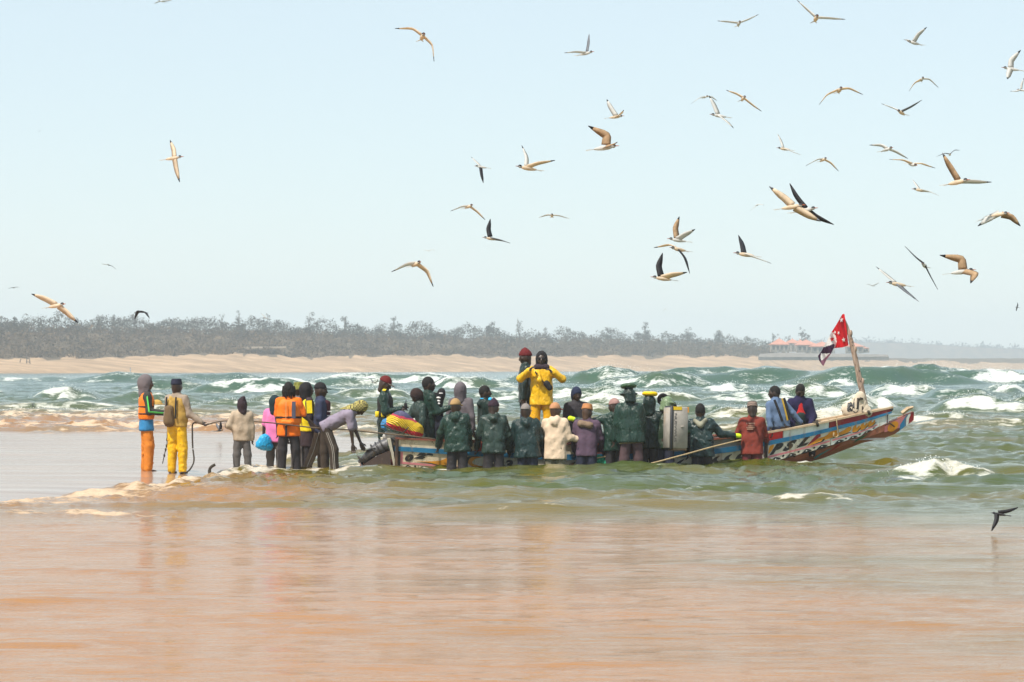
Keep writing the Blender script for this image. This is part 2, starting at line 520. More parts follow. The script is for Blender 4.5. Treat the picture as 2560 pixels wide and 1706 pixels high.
# churned water round the legs and along the hull
for px_ in (1143, 1234, 1319, 1388, 1466, 1538, 1578, 1622, 1662, 1748, 1880, 1010, 1080, 1930, 1990):
    d_ = 52.3 + (px_ - 990) * 0.0019 - 0.5
    xx = (px_ - 1280) / FPX * d_
    rr_ = np.sqrt(((X - xx) / 0.34) ** 2 + ((D - d_) / 0.5) ** 2)
    FO = np.maximum(FO, 1.0 * np.exp(-((rr_ - 0.75) / 0.45) ** 2) * np.clip(0.45 + 1.1 * fbm(X / 0.3, D / 0.45, 93, 3), 0, 1))
for px_, d_ in ((722, 50.3), (688, 50.9), (768, 51.1), (802, 50.75), (780, 50.7), (818, 50.3), (840, 50.3), (605, 49.4)):
    xx = (px_ - 1280) / FPX * d_
    rr_ = np.sqrt(((X - xx) / 0.28) ** 2 + ((D - d_) / 0.5) ** 2)
    FO = np.maximum(FO, 0.9 * np.exp(-((rr_ - 0.7) / 0.5) ** 2) * np.clip(0.5 + 1.1 * fbm(X / 0.3, D / 0.45, 93, 3), 0, 1))
Z = Z * (1 - 0.92 * BAR) - 0.03 * BAR * 1.0
EDGE = np.exp(-((Z - SZ - 0.004) / 0.012) ** 2) * sstep(90, 84, D) * sstep(36, 40, D)
FO = np.maximum(FO, 0.45 * EDGE)
# colour of the water itself: 0 deep teal, 0.5 olive, 1 sand-laden
TI = np.interp(PY, [915, 960, 1000, 1035, 1050, 1100, 1200, 1245, 1290, 1320, 1706], [0.10, 0.18, 0.28, 0.36, 0.5, 0.46, 0.44, 0.5, 0.66, 0.86, 1.0])
left = sstep(1500, 350, PX)
TI = TI + left * np.interp(PY, [1010, 1045, 1060, 1160, 1240, 1300], [0.0, 0.25, 0.42, 0.28, 0.32, 0.15]) * sstep(1250, 700, PX + 0 * PY)
TI = TI - sstep(1300, 2700, PX) * np.interp(PY, [1200, 1320, 1706], [0.0, 0.13, 0.22])
TI = TI + 0.12 * fbm(X / 5, D / 3, 51, 3)
TI = np.clip(TI, 0, 1)

k = NT('sea_water')
tint = k.attr('tint'); foam = k.attr('foam')
base = k.ramp(tint, [(0.0, (0.024, 0.070, 0.058)), (0.22, (0.030, 0.076, 0.040)), (0.46, (0.062, 0.074, 0.005)), (0.62, (0.145, 0.100, 0.015)), (0.82, (0.27, 0.130, 0.030)), (1.0, (0.34, 0.150, 0.034))])
nv = k.coord((1, 1, 1))
fn = k.noise(k.coord((0.55, 1.1, 1)), 4.0, 6, 0.72)
fn2 = k.noise(k.coord((0.4, 1.1, 1)), 0.8, 5, 0.72)
fsum = k.math('ADD', foam, k.math('ADD', k.math('MULTIPLY', k.math('SUBTRACT', fn, 0.5), 1.6), k.math('MULTIPLY', k.math('SUBTRACT', fn2, 0.5), 1.2)))
ff = k.math('MULTIPLY', k.math('SUBTRACT', fsum, 0.36), 2.6, clamp=True)
ff = k.math('MULTIPLY', ff, k.math('GREATER_THAN', foam, 0.04))
fcol = k.ramp(tint, [(0.0, (0.78, 0.82, 0.82)), (0.45, (0.78, 0.77, 0.68)), (0.8, (0.78, 0.58, 0.40))])
k.link(k.mix(ff, base, fcol), k.b.inputs['Base Color'])
k.link(k.math('MULTIPLY_ADD', ff, 0.65, k.math('MULTIPLY_ADD', tint, -0.02, 0.12)), k.b.inputs['Roughness'])
k.b.inputs['IOR'].default_value = 1.33
k.b.inputs['Specular IOR Level'].default_value = 0.33
w1 = k.noise(k.coord((0.35, 1.0, 1)), 2.6, 4, 0.62, 0.4)
w2 = k.noise(k.coord((0.5, 1.0, 1)), 0.55, 4, 0.6, 0.3)
w0 = k.noise(k.coord((0.8, 2.6, 1)), 2.2, 5, 0.65, 0.3)
n0 = k.bump(w0, 0.5, 0.05)
n2 = k.bump(w2, 0.40, 0.12, n0)
n1 = k.bump(w1, 0.55, 0.045, n2)
n3 = k.bump(fn, 1.0, 0.22, n1)
nm = k.n.new('ShaderNodeMix'); nm.data_type = 'VECTOR'
k.link(ff, nm.inputs[0]); k.link(n1, nm.inputs[4]); k.link(n3, nm.inputs[5])
k.link(nm.outputs[1], k.b.inputs['Normal'])
M_SEA = k.m
o = put('sea', np.stack([X, D, Z], -1).reshape(-1, 3), grid_faces(len(ds), len(tn)), M_SEA)
props(o, 'green surf with white breakers running onto the sand', 'sea', None, 'structure')
for nm_, arr in (('foam', FO), ('tint', TI)):
    a = o.data.attributes.new(nm_, 'FLOAT', 'POINT')
    a.data.foreach_set('value', arr.astype(np.float32).ravel())
SEA_D, SEA_T, SEA_Z = ds, tn, Z
def sea_at(x, d):
    i = min(len(SEA_D) - 1, int(np.searchsorted(SEA_D, d))); j = int(np.clip(np.searchsorted(SEA_T, x / d), 0, len(SEA_T) - 1))
    return float(SEA_Z[i, j])

# spray thrown up by the breakers: tiny drops, past counting
sv = []
for (xw, lx, d, h, tilt, foam) in SPRAY:
    n = int(70 + 260 * min(1.0, lx / 6.0))
    t = rng.normal(0, 0.5, n)
    for q in t:
        x = xw + q * lx
        dd = d + tilt * (x - xw) + rng.normal(0, 0.3 * h) - 0.3 * h
        zz = sea_at(x, dd) + abs(rng.normal(0, 0.16 * h)) - 0.02
        s = (0.006 + 0.00006 * d) * rng.uniform(0.5, 1.5)
        sv.append((x, dd, zz, s))
sv = np.array(sv)
dirs = np.array([(1, 0, -.5), (-.5, .87, -.5), (-.5, -.87, -.5), (0, 0, 1.0)])
V = (sv[:, None, :3] + sv[:, None, 3:4] * (dirs[None] + rng.normal(0, 0.3, (len(sv), 4, 3)))).reshape(-1, 3)
i0 = np.arange(len(sv))[:, None] * 4
Fq = np.concatenate([i0 + np.array([[0, 1, 3]]), i0 + np.array([[1, 2, 3]]), i0 + np.array([[2, 0, 3]]), i0 + np.array([[0, 2, 1]])])
M_SPRAY = mat('sea_foam', (0.9, 0.9, 0.88), 0.8, 0.03, 3, 0)
o = put('sea_spray', V, Fq, M_SPRAY, smooth=False)
props(o, 'white spray thrown up along the breaking wave crests', 'spray', None, 'stuff')

# ---- far shore
def shore_d(px):
    return np.interp(px, [-1500, 0, 860, 1900, 2600, 4200], [560, 640, 800, 1050, 1500, 2300])
def veg_top(px):
    return np.interp(px, [-1500, 0, 400, 640, 860, 1100, 1300, 1500, 1700, 1880, 1960, 2060, 2300, 2600, 4200], [815, 822, 824, 830, 836, 842, 850, 852, 858, 864, 884, 890, 893, 893, 893])
def sand_top(px):
    return np.interp(px, [-1500, 0, 330, 560, 760, 1080, 1300, 1700, 1900, 2000, 2600], [896, 896, 893, 885, 893, 890, 890, 891, 890, 899, 909])
pxs = np.arange(-1000, 3500, 7.0)
ts = np.concatenate([np.linspace(-40, 75, 34), np.linspace(80, 175, 30), np.linspace(185, 700, 12)])
Tt, Pp = np.meshgrid(ts, pxs, indexing='ij')
def dune_z(px, t):
    d0 = shore_d(px)
    z1 = CZ + (HY - sand_top(px)) / FPX * (d0 + 70) + 0.5 * perlin(px / 70, t / 30, 71)
    z2 = CZ + (HY - veg_top(px)) / FPX * (d0 + 165) - 1.0
    z2 = np.maximum(z2, z1)
    w = perlin(px / 45, t / 18, 72)
    b = np.interp(t, [-40, 0, 22, 50, 70], [-1.2, -0.15, 0.32, 0.72, 1.0])
    z = np.where(t < 70, np.where(t < 0, b, b * z1), z1 + (z2 - z1) * sstep(66, 172, t))
    return z + np.where(t > 60, 0.6 * w, 0.1 * w * (t > 5))
Zd = dune_z(Pp, Tt)
Dd = shore_d(Pp) + Tt
k = NT('dune_sand')
v = k.coord((1, 1, 1))
n1 = k.noise(k.coord((0.05, 0.14, 0.5)), 1.0, 6, 0.75)
sandc = k.ramp(n1, [(0.32, (0.25, 0.165, 0.10)), (0.5, (0.38, 0.255, 0.155)), (0.68, (0.56, 0.385, 0.24))])
vegc = k.ramp(k.noise(v, 0.25, 5, 0.7), [(0.3, (0.075, 0.055, 0.035)), (0.7, (0.17, 0.125, 0.08))])
va = k.math('ADD', k.attr('scrub'), k.math('MULTIPLY', k.math('SUBTRACT', k.noise(k.coord((0.06, 0.1, 0.3)), 1.0, 5, 0.65), 0.5), 0.9))
k.link(k.mix(k.math('MULTIPLY', k.math('SUBTRACT', va, 0.42), 6.0, clamp=True), sandc, vegc), k.b.inputs['Base Color'])
k.b.inputs['Roughness'].default_value = 0.95
k.b.inputs['Specular IOR Level'].default_value = 0.1
o = put('dune_terrain', np.stack([(Pp - 1280) / FPX * Dd, Dd, Zd], -1).reshape(-1, 3), grid_faces(len(ts), len(pxs)), k.m)
props(o, 'far sandy beach rising to scrub covered dunes', 'dunes', None, 'structure')
a = o.data.attributes.new('scrub', 'FLOAT', 'POINT')
scr = sstep(62, 80, Tt + 26 * perlin(Pp / 50, Tt / 60, 75) + 12 * perlin(Pp / 14, Tt / 20, 76)) 
a.data.foreach_set('value', scr.astype(np.float32).ravel())

# seabed under everything
bed = np.array([(-2500, -80, -1.6), (2500, -80, -1.6), (2500, 3600, -1.6), (-2500, 3600, -1.6)])
o = put('seabed', bed, np.array([[0, 1, 2, 3]]), mat('seabed_sand', (0.35, 0.24, 0.15), 0.9, 0.2, 0.2, 0))
props(o, 'sandy bottom beneath the sea', 'seabed', None, 'structure')

# ---- scrub on the dunes and leafy clumps (past counting)
def leaf_cloud(C, R, n_per, size, flat=0.8, seed=0):
    """leaf clumps as small tilted triangles round centres C (m,3) with radii R (m,)"""
    r = np.random.default_rng(seed)
    m = len(C)
    u = r.normal(0, 1, (m, n_per, 3)); u /= np.linalg.norm(u, axis=2, keepdims=True)
    rad = R[:, None, None] * r.uniform(0.35, 1.0, (m, n_per, 1)) ** 0.6
    P = C[:, None, :] + u * rad * np.array([1, 1, flat])
    P = P.reshape(-1, 3)
    s = np.repeat(R, n_per)[:, None, None] * size * r.uniform(0.5, 1.4, (len(P), 1, 1))
    V = P[:, None, :] + r.normal(0, 1, (len(P), 3, 3)) * s
    return V.reshape(-1, 3), np.arange(len(P) * 3).reshape(-1, 3)
def leaf_mat(name, a, b, sc=0.35):
    if name in MATS: return MATS[name]
    k = NT(name)
    k.link(k.ramp(k.noise(k.coord(), sc, 3, 0.7), [(0.3, a), (0.7, b)]), k.b.inputs['Base Color'])
    k.b.inputs['Roughness'].default_value = 0.9
    k.b.inputs['Specular IOR Level'].default_value = 0.1
    MATS[name] = k.m
    return k.m
M_SCRUB = leaf_mat('scrub_leaves', (0.045, 0.034, 0.022), (0.16, 0.108, 0.06), 0.11)
M_TREE = leaf_mat('casuarina_leaves', (0.032, 0.032, 0.025), (0.09, 0.082, 0.058), 0.15)
M_BARK = mat('grey_bark', (0.12, 0.10, 0.08), 0.9, 0.3, 3, 0)
n = 5200
px = rng.uniform(-500, 2080, n); t = rng.uniform(70, 172, n)
keep = (px < 1930) | (rng.uniform(0, 1, n) < 0.25)
px, t = px[keep], t[keep]
dd = shore_d(px) + t; zz = dune_z(px, t)
R = (0.9 + 1.3 * rng.uniform(0, 1, len(px)) ** 2) * np.interp(dd, [600, 1200], [0.95, 1.25])
C = np.stack([(px - 1280) / FPX * dd, dd, zz + R * 0.35], -1)
V1, F1 = leaf_cloud(C, R, 26, 0.16, 0.75, 5)
o = put('dune_scrub', V1, F1, M_SCRUB, smooth=False)
props(o, 'brown wind bent scrub covering the dunes behind the far beach', 'scrub', None, 'stuff')
n = 3600
px = rng.uniform(-500, 1940, n); t = rng.uniform(140, 215, n)
dd = shore_d(px) + t
hgt = rng.uniform(0.3, 4.6, n) * (0.6 + 0.8 * np.clip(perlin(px / 60, px * 0, 81) + 0.4, 0, 1))
zz = dune_z(px, np.minimum(t, 172)) + hgt
C = np.stack([(px - 1280) / FPX * dd, dd, zz], -1)
V1, F1 = leaf_cloud(C, rng.uniform(0.7, 1.6, n), 32, 0.13, 0.9, 6)
o = put('far_woodland', V1, F1, M_TREE, smooth=False)
props(o, 'grey green belt of woodland along the top of the dunes', 'woodland', None, 'stuff')
# low headland far away at the right
pxs2 = np.arange(1900, 3550, 12.0); ts2 = np.linspace(-60, 300, 12)
T2, P2 = np.meshgrid(ts2, pxs2, indexing='ij'); D2 = 3150 + T2
top = np.interp(P2, [1900, 2050, 2250, 2450, 2600, 4200], [862, 855, 856, 868, 874, 884])
Z2 = np.interp(T2, [-60, 0, 60, 300], [-2, 1, 0.6, 1]) * (CZ + (HY - top) / FPX * D2) * np.where(T2 > -10, 1, 0) - 1 * (T2 <= -10) + 0.8 * perlin(P2 / 30, T2 / 80, 91)
o = put('headland', np.stack([(P2 - 1280) / FPX * D2, D2, Z2], -1).reshape(-1, 3), grid_faces(len(ts2), len(pxs2)), M_SCRUB)
props(o, 'low wooded headland fading into the haze at the right', 'headland', None, 'structure')
n = 900
px = rng.uniform(1940, 2750, n); dd = 3150 + rng.uniform(20, 120, n)
tp = np.interp(px, [1900, 2050, 2250, 2450, 2600, 4200], [862, 855, 856, 868, 874, 884])
zz = (CZ + (HY - tp) / FPX * dd) * rng.uniform(0.25, 1.0, n) + rng.uniform(-0.5, 2.5, n)
V1, F1 = leaf_cloud(np.stack([(px - 1280) / FPX * dd, dd, zz], -1), rng.uniform(3.0, 6.0, n), 16, 0.22, 0.8, 7)
o = put('distant_woodland', V1, F1, M_TREE, smooth=False)
props(o, 'faint distant trees on the hazy headland', 'woodland', None, 'stuff')

# haze: one closed box of sea air
hb = box((0, 1750, 28.0), 1150, 1850, 31.0)
k = NT('haze_air')
k.n.remove(k.b)
pv = k.n.new('ShaderNodeVolumePrincipled')
pv.inputs['Color'].default_value = (0.86, 0.93, 1.0, 1)
pv.inputs['Density'].default_value = 0.0004
pv.inputs['Anisotropy'].default_value = 0.0
k.link(pv.outputs['Volume'], k.out.inputs['Volume'])
o = put('haze', hb[0], hb[1], k.m, smooth=False)
props(o, 'pale salty haze over the sea and the far shore', 'haze', None, 'stuff')
# ------------------------------------------------------------------ soft shapes: distance fields turned into one continuous skin
def surface_net(fn, lo, hi, h):
    lo = np.asarray(lo, float); hi = np.asarray(hi, float)
    n = np.ceil((hi - lo) / h).astype(int) + 2
    ax = [lo[i] + np.arange(n[i]) * h for i in range(3)]
    G = np.stack(np.meshgrid(*ax, indexing='ij'), -1).reshape(-1, 3).astype(np.float32)
    D = fn(G).reshape(n)
    S = D < 0
    cn = np.zeros(n - 1, np.int8)
    offs = [(i, j, k) for i in (0, 1) for j in (0, 1) for k in (0, 1)]
    sl = lambda A, o: A[o[0]:o[0] + n[0] - 1, o[1]:o[1] + n[1] - 1, o[2]:o[2] + n[2] - 1]
    for o in offs: cn += sl(S, o)
    act = (cn > 0) & (cn < 8)
    acc = np.zeros(tuple(n - 1) + (3,), np.float32); cnt = np.zeros(n - 1, np.float32)
    for o in offs:
        for a in range(3):
            if o[a]: continue
            p = list(o); p[a] = 1
            d1, d2 = sl(D, o), sl(D, p)
            cr = (sl(S, o) != sl(S, p)) & act
            t = np.where(cr, d1 / np.where(cr, d1 - d2, 1), 0)
            for b in range(3):
                acc[..., b] += np.where(cr, t if b == a else o[b], 0)
            cnt += cr
    idx = np.full(n - 1, -1, np.int64); idx[act] = np.arange(act.sum())
    cells = np.argwhere(act)
    V = lo + (cells + acc[act] / np.maximum(cnt[act], 1)[:, None]) * h
    Q = []
    for a in range(3):
        b, c = (a + 1) % 3, (a + 2) % 3
        s1 = [slice(1, -1)] * 3; s1[a] = slice(0, n[a] - 1)
        s2 = [slice(1, -1)] * 3; s2[a] = slice(1, n[a])
        A, B = S[tuple(s1)], S[tuple(s2)]
        e = np.argwhere(A != B)
        if not len(e): continue
        ins = A[tuple(e.T)]
        off = np.ones(3, int); off[a] = 0
        e = e + off
        def cell(db, dc):
            q = e.copy(); q[:, b] += db; q[:, c] += dc
            return idx[tuple(q.T)]
        q = np.stack([cell(-1, -1), cell(0, -1), cell(0, 0), cell(-1, 0)], -1)
        q[~ins] = q[~ins][:, ::-1]
        Q.append(q)
    return V, np.concatenate(Q)

class Soft:
    def __init__(s): s.p = []; s.cuts = []; s.keep = None; s.bb = []; s.fold = None; s.off = 0.0
    def cap(s, a, b, r1, r2=None, k=0.03, n=None, sq=1.0):
        a = np.asarray(a, np.float32); b = np.asarray(b, np.float32); r2 = r1 if r2 is None else r2
        s.p.append(('c', a, b, r1, r2, k, None if n is None else np.asarray(n, np.float32), sq))
        m = max(r1, r2)
        s.bb += [a - m, a + m, b - m, b + m]
        return s
    def ell(s, c, ax, r, k=0.03):
        c = np.asarray(c, np.float32)
        s.p.append(('e', c, np.asarray(ax, np.float32), np.asarray(r, np.float32), 0, k, None, 1))
        m = max(r); s.bb += [c - m, c + m]
        return s
    def cut(s, pt, nrm):
        s.cuts.append((np.asarray(pt, np.float32), unit(nrm).astype(np.float32))); return s
    def folds(s, amp, wl=0.14, seed=0, up=(0, 0, 1), iso=0.35):
        r = np.random.default_rng(seed)
        ks = []
        up = unit(up)
        for i in range(5):
            v = r.normal(0, 1, 3); v -= up * (v @ up) * (1 - iso)
            ks.append((unit(v) * 2 * math.pi / (wl * r.uniform(0.7, 1.5)), r.uniform(0, 6.28)))
        s.fold = (amp, ks); return s
    def dist(s, P):
        d = None
        for (t, a, b, r1, r2, k, n, sq) in s.p:
            if t == 'c':
                Q = P - a; ab = b - a
                if n is not None:
                    Q = Q + ((sq - 1) * (Q @ n))[:, None] * n; ab = ab + (sq - 1) * (ab @ n) * n
                L2 = float(ab @ ab)
                tt = np.clip((Q @ ab) / L2, 0, 1) if L2 > 1e-9 else np.zeros(len(Q), np.float32)
                e = np.sqrt(((Q - tt[:, None] * ab) ** 2).sum(1)) - (r1 + (r2 - r1) * tt)
            else:
                Q = ((P - a) @ b.T) / r1
                e = (np.sqrt((Q ** 2).sum(1)) - 1) * float(r1.min())
            if d is None: d = e
            else:
                h = np.maximum(k - np.abs(d - e), 0) / k
                d = np.minimum(d, e) - h * h * k * 0.25
        d = d - s.off
        if s.fold:
            amp, ks = s.fold
            w = 0.0
            for i, (kv, ph) in enumerate(ks):
                a_ = np.abs(np.sin(P @ kv.astype(np.float32) + ph + (1.3 * w if i else 0)))
                w = w + (1 - a_ if i % 2 else a_)
            d = d - 1.35 * amp * (w / len(ks) * 2 - 1)
        for pt, nr in s.cuts:
            d = np.maximum(d, (P - pt) @ nr)
        return d
    def mesh(s, h, pad=0.03):
        B = np.array(s.bb); pad = pad + s.off + (s.fold[0] if s.fold else 0)
        return surface_net(s.dist, B.min(0) - pad, B.max(0) + pad, h)

def join_np(gs):
    V = []; Q = []; n = 0; ids = []
    for i, (v, q) in enumerate(gs):
        q = np.asarray(q)
        V.append(v); Q.append(q + n); n += len(v); ids += [i] * len(q)
    return np.concatenate(V), np.concatenate(Q), ids

# ------------------------------------------------------------------ people
def cloth(name, col, rough=0.85, var=0.16, grime=None, bump=0.35):
    return mat(name, col, rough, var, 7, bump, 45, 0.25, grime)
def oilskin(name, col):
    if name in MATS: return MATS[name]
    k = NT(name); v = k.coord()
    c = k.ramp(k.noise(v, 5, 4, .6), [(.3, tuple(x * .72 for x in col)), (.7, tuple(min(1, x * 1.3) for x in col))])
    c = k.mix(k.math('MULTIPLY', k.ramp(k.noise(v, 3.2, 5, .7, .5), [(.54, (0, 0, 0)), (.66, (1, 1, 1))]), .55), c, tuple(x * .7 + .022 for x in col))
    c = k.mix(k.ramp(k.noise(v, 11, 5, .75), [(.63, (0, 0, 0)), (.70, (1, 1, 1))]), c, tuple(x * .5 for x in col))
    k.link(c, k.b.inputs['Base Color'])
    k.link(k.ramp(k.noise(v, 4, 4, .6), [(.3, (.2,) * 3), (.7, (.48,) * 3)]), k.b.inputs['Roughness'])
    k.b.inputs['Specular IOR Level'].default_value = 0.4
    cr = k.noise(k.coord((1, 1, .45)), 12, 4, .6, 1.2)
    k.link(k.bump(cr, .8, .035), k.b.inputs['Normal'])
    MATS[name] = k.m
    return k.m
SKIN = [mat('dark_skin', (0.040, 0.022, 0.014), 0.42, 0.2, 12, 0.1, 60, 0.5), mat('brown_skin', (0.075, 0.038, 0.022), 0.45, 0.2, 12, 0.1, 60, 0.5)]
M_EYE = mat('eye_white', (0.7, 0.66, 0.6), 0.3, 0.05, 5, 0)
BLACK = mat('black_hair', (0.012, 0.010, 0.009), 0.75, 0.3, 30, 0.6, 120, 0.3)

def pose_dir(sk, v, side):
    f, o, u = v
    return unit(sk['F'] * f + sk['L'] * o * side + np.array((0, 0, 1.0)) * u)

def skeleton(base, H, az, lean=0.0, ls=0.0, al=((0.05, .16, -1), (.15, .05, -1)), ar=((0.05, .16, -1), (.15, .05, -1)), ll=((0, .05, -1), (0, .0, -1)), lr=((0, .05, -1), (0, .0, -1)), turn=0.0, pitch=0.0, pel=None, crane=0.0):
    a = math.radians(az)
    F = np.array((math.cos(a), math.sin(a), 0)); L = np.array((-math.sin(a), math.cos(a), 0)); U = np.array((0, 0, 1.0))
    sk = dict(F=F, L=L, U=U, H=H)
    P = np.array(base, float) + U * 0.52 * H if pel is None else np.array(pel, float)
    le = math.radians(lean)
    T = unit(U * math.cos(le) + F * math.sin(le) + L * ls)
    TF = unit(F - (F @ T) * T); 
    if lean > 80: TF = unit(-U - (-U @ T) * T)
    TL = np.cross(T, TF)
    sk.update(P=P, T=T, TF=TF, TL=TL, neck=P + T * 0.305 * H, chest=P + T * 0.21 * H)
    HD = unit(T * 0.5 + U * (0.5 if lean < 60 else 0.1) + F * crane)
    t = math.radians(turn); hf = F * math.cos(t) + L * math.sin(t)
    p = math.radians(pitch)
    hu = unit(HD * 0.6 + U * 0.4); hf = unit(hf - (hf @ hu) * hu)
    hf, hu = unit(hf * math.cos(p) - hu * math.sin(p)), unit(hu * math.cos(p) + hf * math.sin(p))
    sk.update(hs=1.13, hc=sk['neck'] + HD * 0.088 * H, hf=hf, hu=hu, hl=np.cross(hu, hf))
    for s, key, arm, leg in ((1, 'l', al, ll), (-1, 'r', ar, lr)):
        sh = P + T * 0.272 * H + TL * 0.101 * H * s
        el = sh + pose_dir(sk, arm[0], s) * 0.172 * H
        wr = el + pose_dir(sk, arm[1], s) * 0.150 * H
        hip = P + L * 0.050 * H * s - T * 0.01 * H
        kn = hip + pose_dir(sk, leg[0], s) * 0.245 * H
        an = kn + pose_dir(sk, leg[1], s) * 0.235 * H
        hd = pose_dir(sk, arm[2], s) if len(arm) > 2 else unit(wr - el)
        sk.update({'sh' + key: sh, 'el' + key: el, 'wr' + key: wr, 'hip' + key: hip, 'kn' + key: kn, 'an' + key: an, 'hd' + key: hd})
    return sk

def hand_geo(sk, key, curl=0.5):
    s = sk['H'] / 1.75
    w = sk['wr' + key]; d = sk['hd' + key]; side = 1 if key == 'l' else -1
    pn = np.cross(d, sk['F']) * side
    pn = unit(pn) if np.linalg.norm(pn) > 0.2 else sk['L'] * -side
    ac = np.cross(d, pn)                       # across the palm
    if ac @ sk['F'] < 0: ac = -ac
    S = Soft()
    S.cap(w - d * 0.03 * s, w + d * 0.03 * s, 0.024 * s, 0.026 * s)
    pc = w + d * 0.055 * s
    S.cap(pc - d * .02 * s, pc + d * 0.03 * s, 0.040 * s, 0.042 * s, 0.02, pn, 2.2)
    ln = [0.062, 0.072, 0.068, 0.054]
    for i, l in enumerate(ln):
        b = w + d * 0.085 * s + ac * (0.030 - 0.020 * i) * s
        c1 = 0.5 * curl; c2 = 1.3 * curl
        m = b + (d * math.cos(c1) - pn * math.sin(c1) + ac * (0.1 - 0.07 * i)) * l * 0.55 * s
        e = m + (d * math.cos(c2) - pn * math.sin(c2)) * l * 0.55 * s
        S.cap(b, m, 0.0098 * s, 0.0092 * s, 0.006); S.cap(m, e, 0.0092 * s, 0.0078 * s, 0.006)
    b = w + d * 0.028 * s + ac * 0.026 * s
    m = b + (d * 0.6 + ac * 0.75 - pn * 0.3) * 0.042 * s
    e = m + (d * 0.9 + ac * 0.1 - pn * 0.45) * 0.034 * s
    S.cap(b, m, 0.013 * s, 0.011 * s, 0.012); S.cap(m, e, 0.0105 * s, 0.0085 * s, 0.008)
    return S.mesh(0.0075, 0.015)

def body_geo(sk, face=False, hands='lr', legs=True, curl=0.5, feet=True):
    H = sk['H']; s = H / 1.75
    S = Soft()
    P, T, TL, TF = sk['P'], sk['T'], sk['TL'], sk['TF']
    S.cap(P - TL * .05 * s, P + TL * .05 * s, 0.115 * s, None, .05, TF, 1.15)
    for q in (-1, 1):
        S.cap(P + TL * q * .05 * s, sk['chest'] + TL * q * .065 * s, 0.095 * s, 0.10 * s, .06, TF, 1.1)
    S.cap(P + T * .265 * H - TL * .085 * H, P + T * .265 * H + TL * .085 * H, 0.055 * s, None, .06)
    S.cap(sk['neck'] - T * .06 * s, sk['hc'] - sk['hu'] * 0.05 * s, 0.062 * s, 0.054 * s, .05)
    for k in 'lr':
        S.cap(sk['sh' + k], sk['el' + k], 0.052 * s, 0.038 * s, .03); S.cap(sk['el' + k], sk['wr' + k], 0.040 * s, 0.026 * s, .02)
        if legs:
            S.cap(sk['hip' + k], sk['kn' + k], 0.085 * s, 0.054 * s, .04); S.cap(sk['kn' + k], sk['an' + k], 0.056 * s, 0.036 * s, .03)
            if feet:
                a = sk['an' + k] - np.array((0, 0, .045 * s)); S.cap(a - sk['F'] * .04 * s, a + sk['F'] * .13 * s, 0.036 * s, 0.030 * s, .03)
    gs = [S.mesh(0.024)]
    c, f, l, u = sk['hc'], sk['hf'], sk['hl'], sk['hu']
    s = s * sk['hs']
    Hd = Soft()
    ax = (f, l, u)
    Hd.ell(c + u * .018 * s - f * .008 * s, ax, (.098 * s, .076 * s, .104 * s))
    Hd.cap(c + f * .03 * s - u * .045 * s, c + f * .052 * s - u * .083 * s, .055 * s, .032 * s, .05)
    Hd.cap(c + f * .074 * s + l * .035 * s + u * .03 * s, c + f * .074 * s - l * .035 * s + u * .03 * s, .017 * s, None, .02)
    Hd.cap(c + f * .086 * s + u * .014 * s, c + f * .104 * s - u * .022 * s, .011 * s, .017 * s, .016)
    Hd.cap(c + f * .088 * s + l * .017 * s - u * .052 * s, c + f * .088 * s - l * .017 * s - u * .052 * s, .012 * s, None, .01)
    Hd.cap(c + f * .086 * s + l * .012 * s - u * .066 * s, c + f * .086 * s - l * .012 * s - u * .066 * s, .011 * s, None, .008)
    for q in (-1, 1):
        Hd.ell(c + l * q * .076 * s - f * .008 * s - u * .005 * s, ax, (.022 * s, .010 * s, .034 * s), .008)
        Hd.cap(c + f * .055 * s + l * q * .042 * s - u * .012 * s, c + f * .06 * s + l * q * .03 * s - u * .035 * s, .028 * s, .024 * s, .02)
    Hd.cap(c - u * .05 * s - f * .02 * s, c - u * .11 * s - f * .02 * s, .056 * s, .054 * s, .05)
    gs.append(Hd.mesh(0.0095, 0.02))
    for k in hands: gs.append(hand_geo(sk, k, curl))
    nface = len(gs)
    if face:
        for q in (-1, 1):
            v, fc = ball(c + f * .081 * s + l * q * .031 * s + u * .008 * s, .014 * s, ax=ax, nu=8, nv=6)
            fc4 = [x if len(x) == 4 else x + (x[-1],) for x in fc]
            gs.append((v, np.array(fc4)))
    V, Q, ids = join_np(gs)
    return V, Q, [1 if i >= nface else 0 for i in ids]

def torso_soft(sk, r=1.0, hem=-0.06, flare=0.0, top=0.27):
    """soft trunk shape; hem is how far it reaches below the pelvis (in heights, negative is down)"""
    H = sk['H']; s = H / 1.75 * r
    P, T, TL, TF = sk['P'], sk['T'], sk['TL'], sk['TF']
    dn = unit(T * 0.35 + np.array((0, 0, 1.0)) * 0.65) if T[2] > 0.5 else T
    B = P + dn * hem * H
    S = Soft()
    for q in (-1, 1):
        S.cap(B + TL * q * (.062 + flare * .5) * s, P + T * .08 * H + TL * q * .060 * s, (.115 + flare) * s, .112 * s, .06, TF, 1.08)
        S.cap(P + T * .08 * H + TL * q * .060 * s, sk['chest'] + TL * q * .068 * s, .112 * s, .118 * s, .06, TF, 1.08)
    for q in (-1, 1): S.cap(P + T * (top + .012) * H + TL * q * .02 * H, P + T * (top - .025) * H + TL * q * .085 * H, .070 * s, .064 * s, .06)
    S.cut(B, -dn)
    return S, B, dn

def sleeves(S, sk, r=1.0, ls=1.0, which='lr', k=.05):
    s = sk['H'] / 1.75 * r
    for q in which:
        sh, el, wr = sk['sh' + q], sk['el' + q], sk['wr' + q]
        if ls <= 0: continue
        S.cap(sh, el if ls >= .5 else sh + (el - sh) * .85, .066 * s, .058 * s, k)
        if ls >= .5:
            e = el + (wr - el) * ls
            S.cap(el, e, .058 * s, (.058 - .010 * ls) * s, .03)
    return S

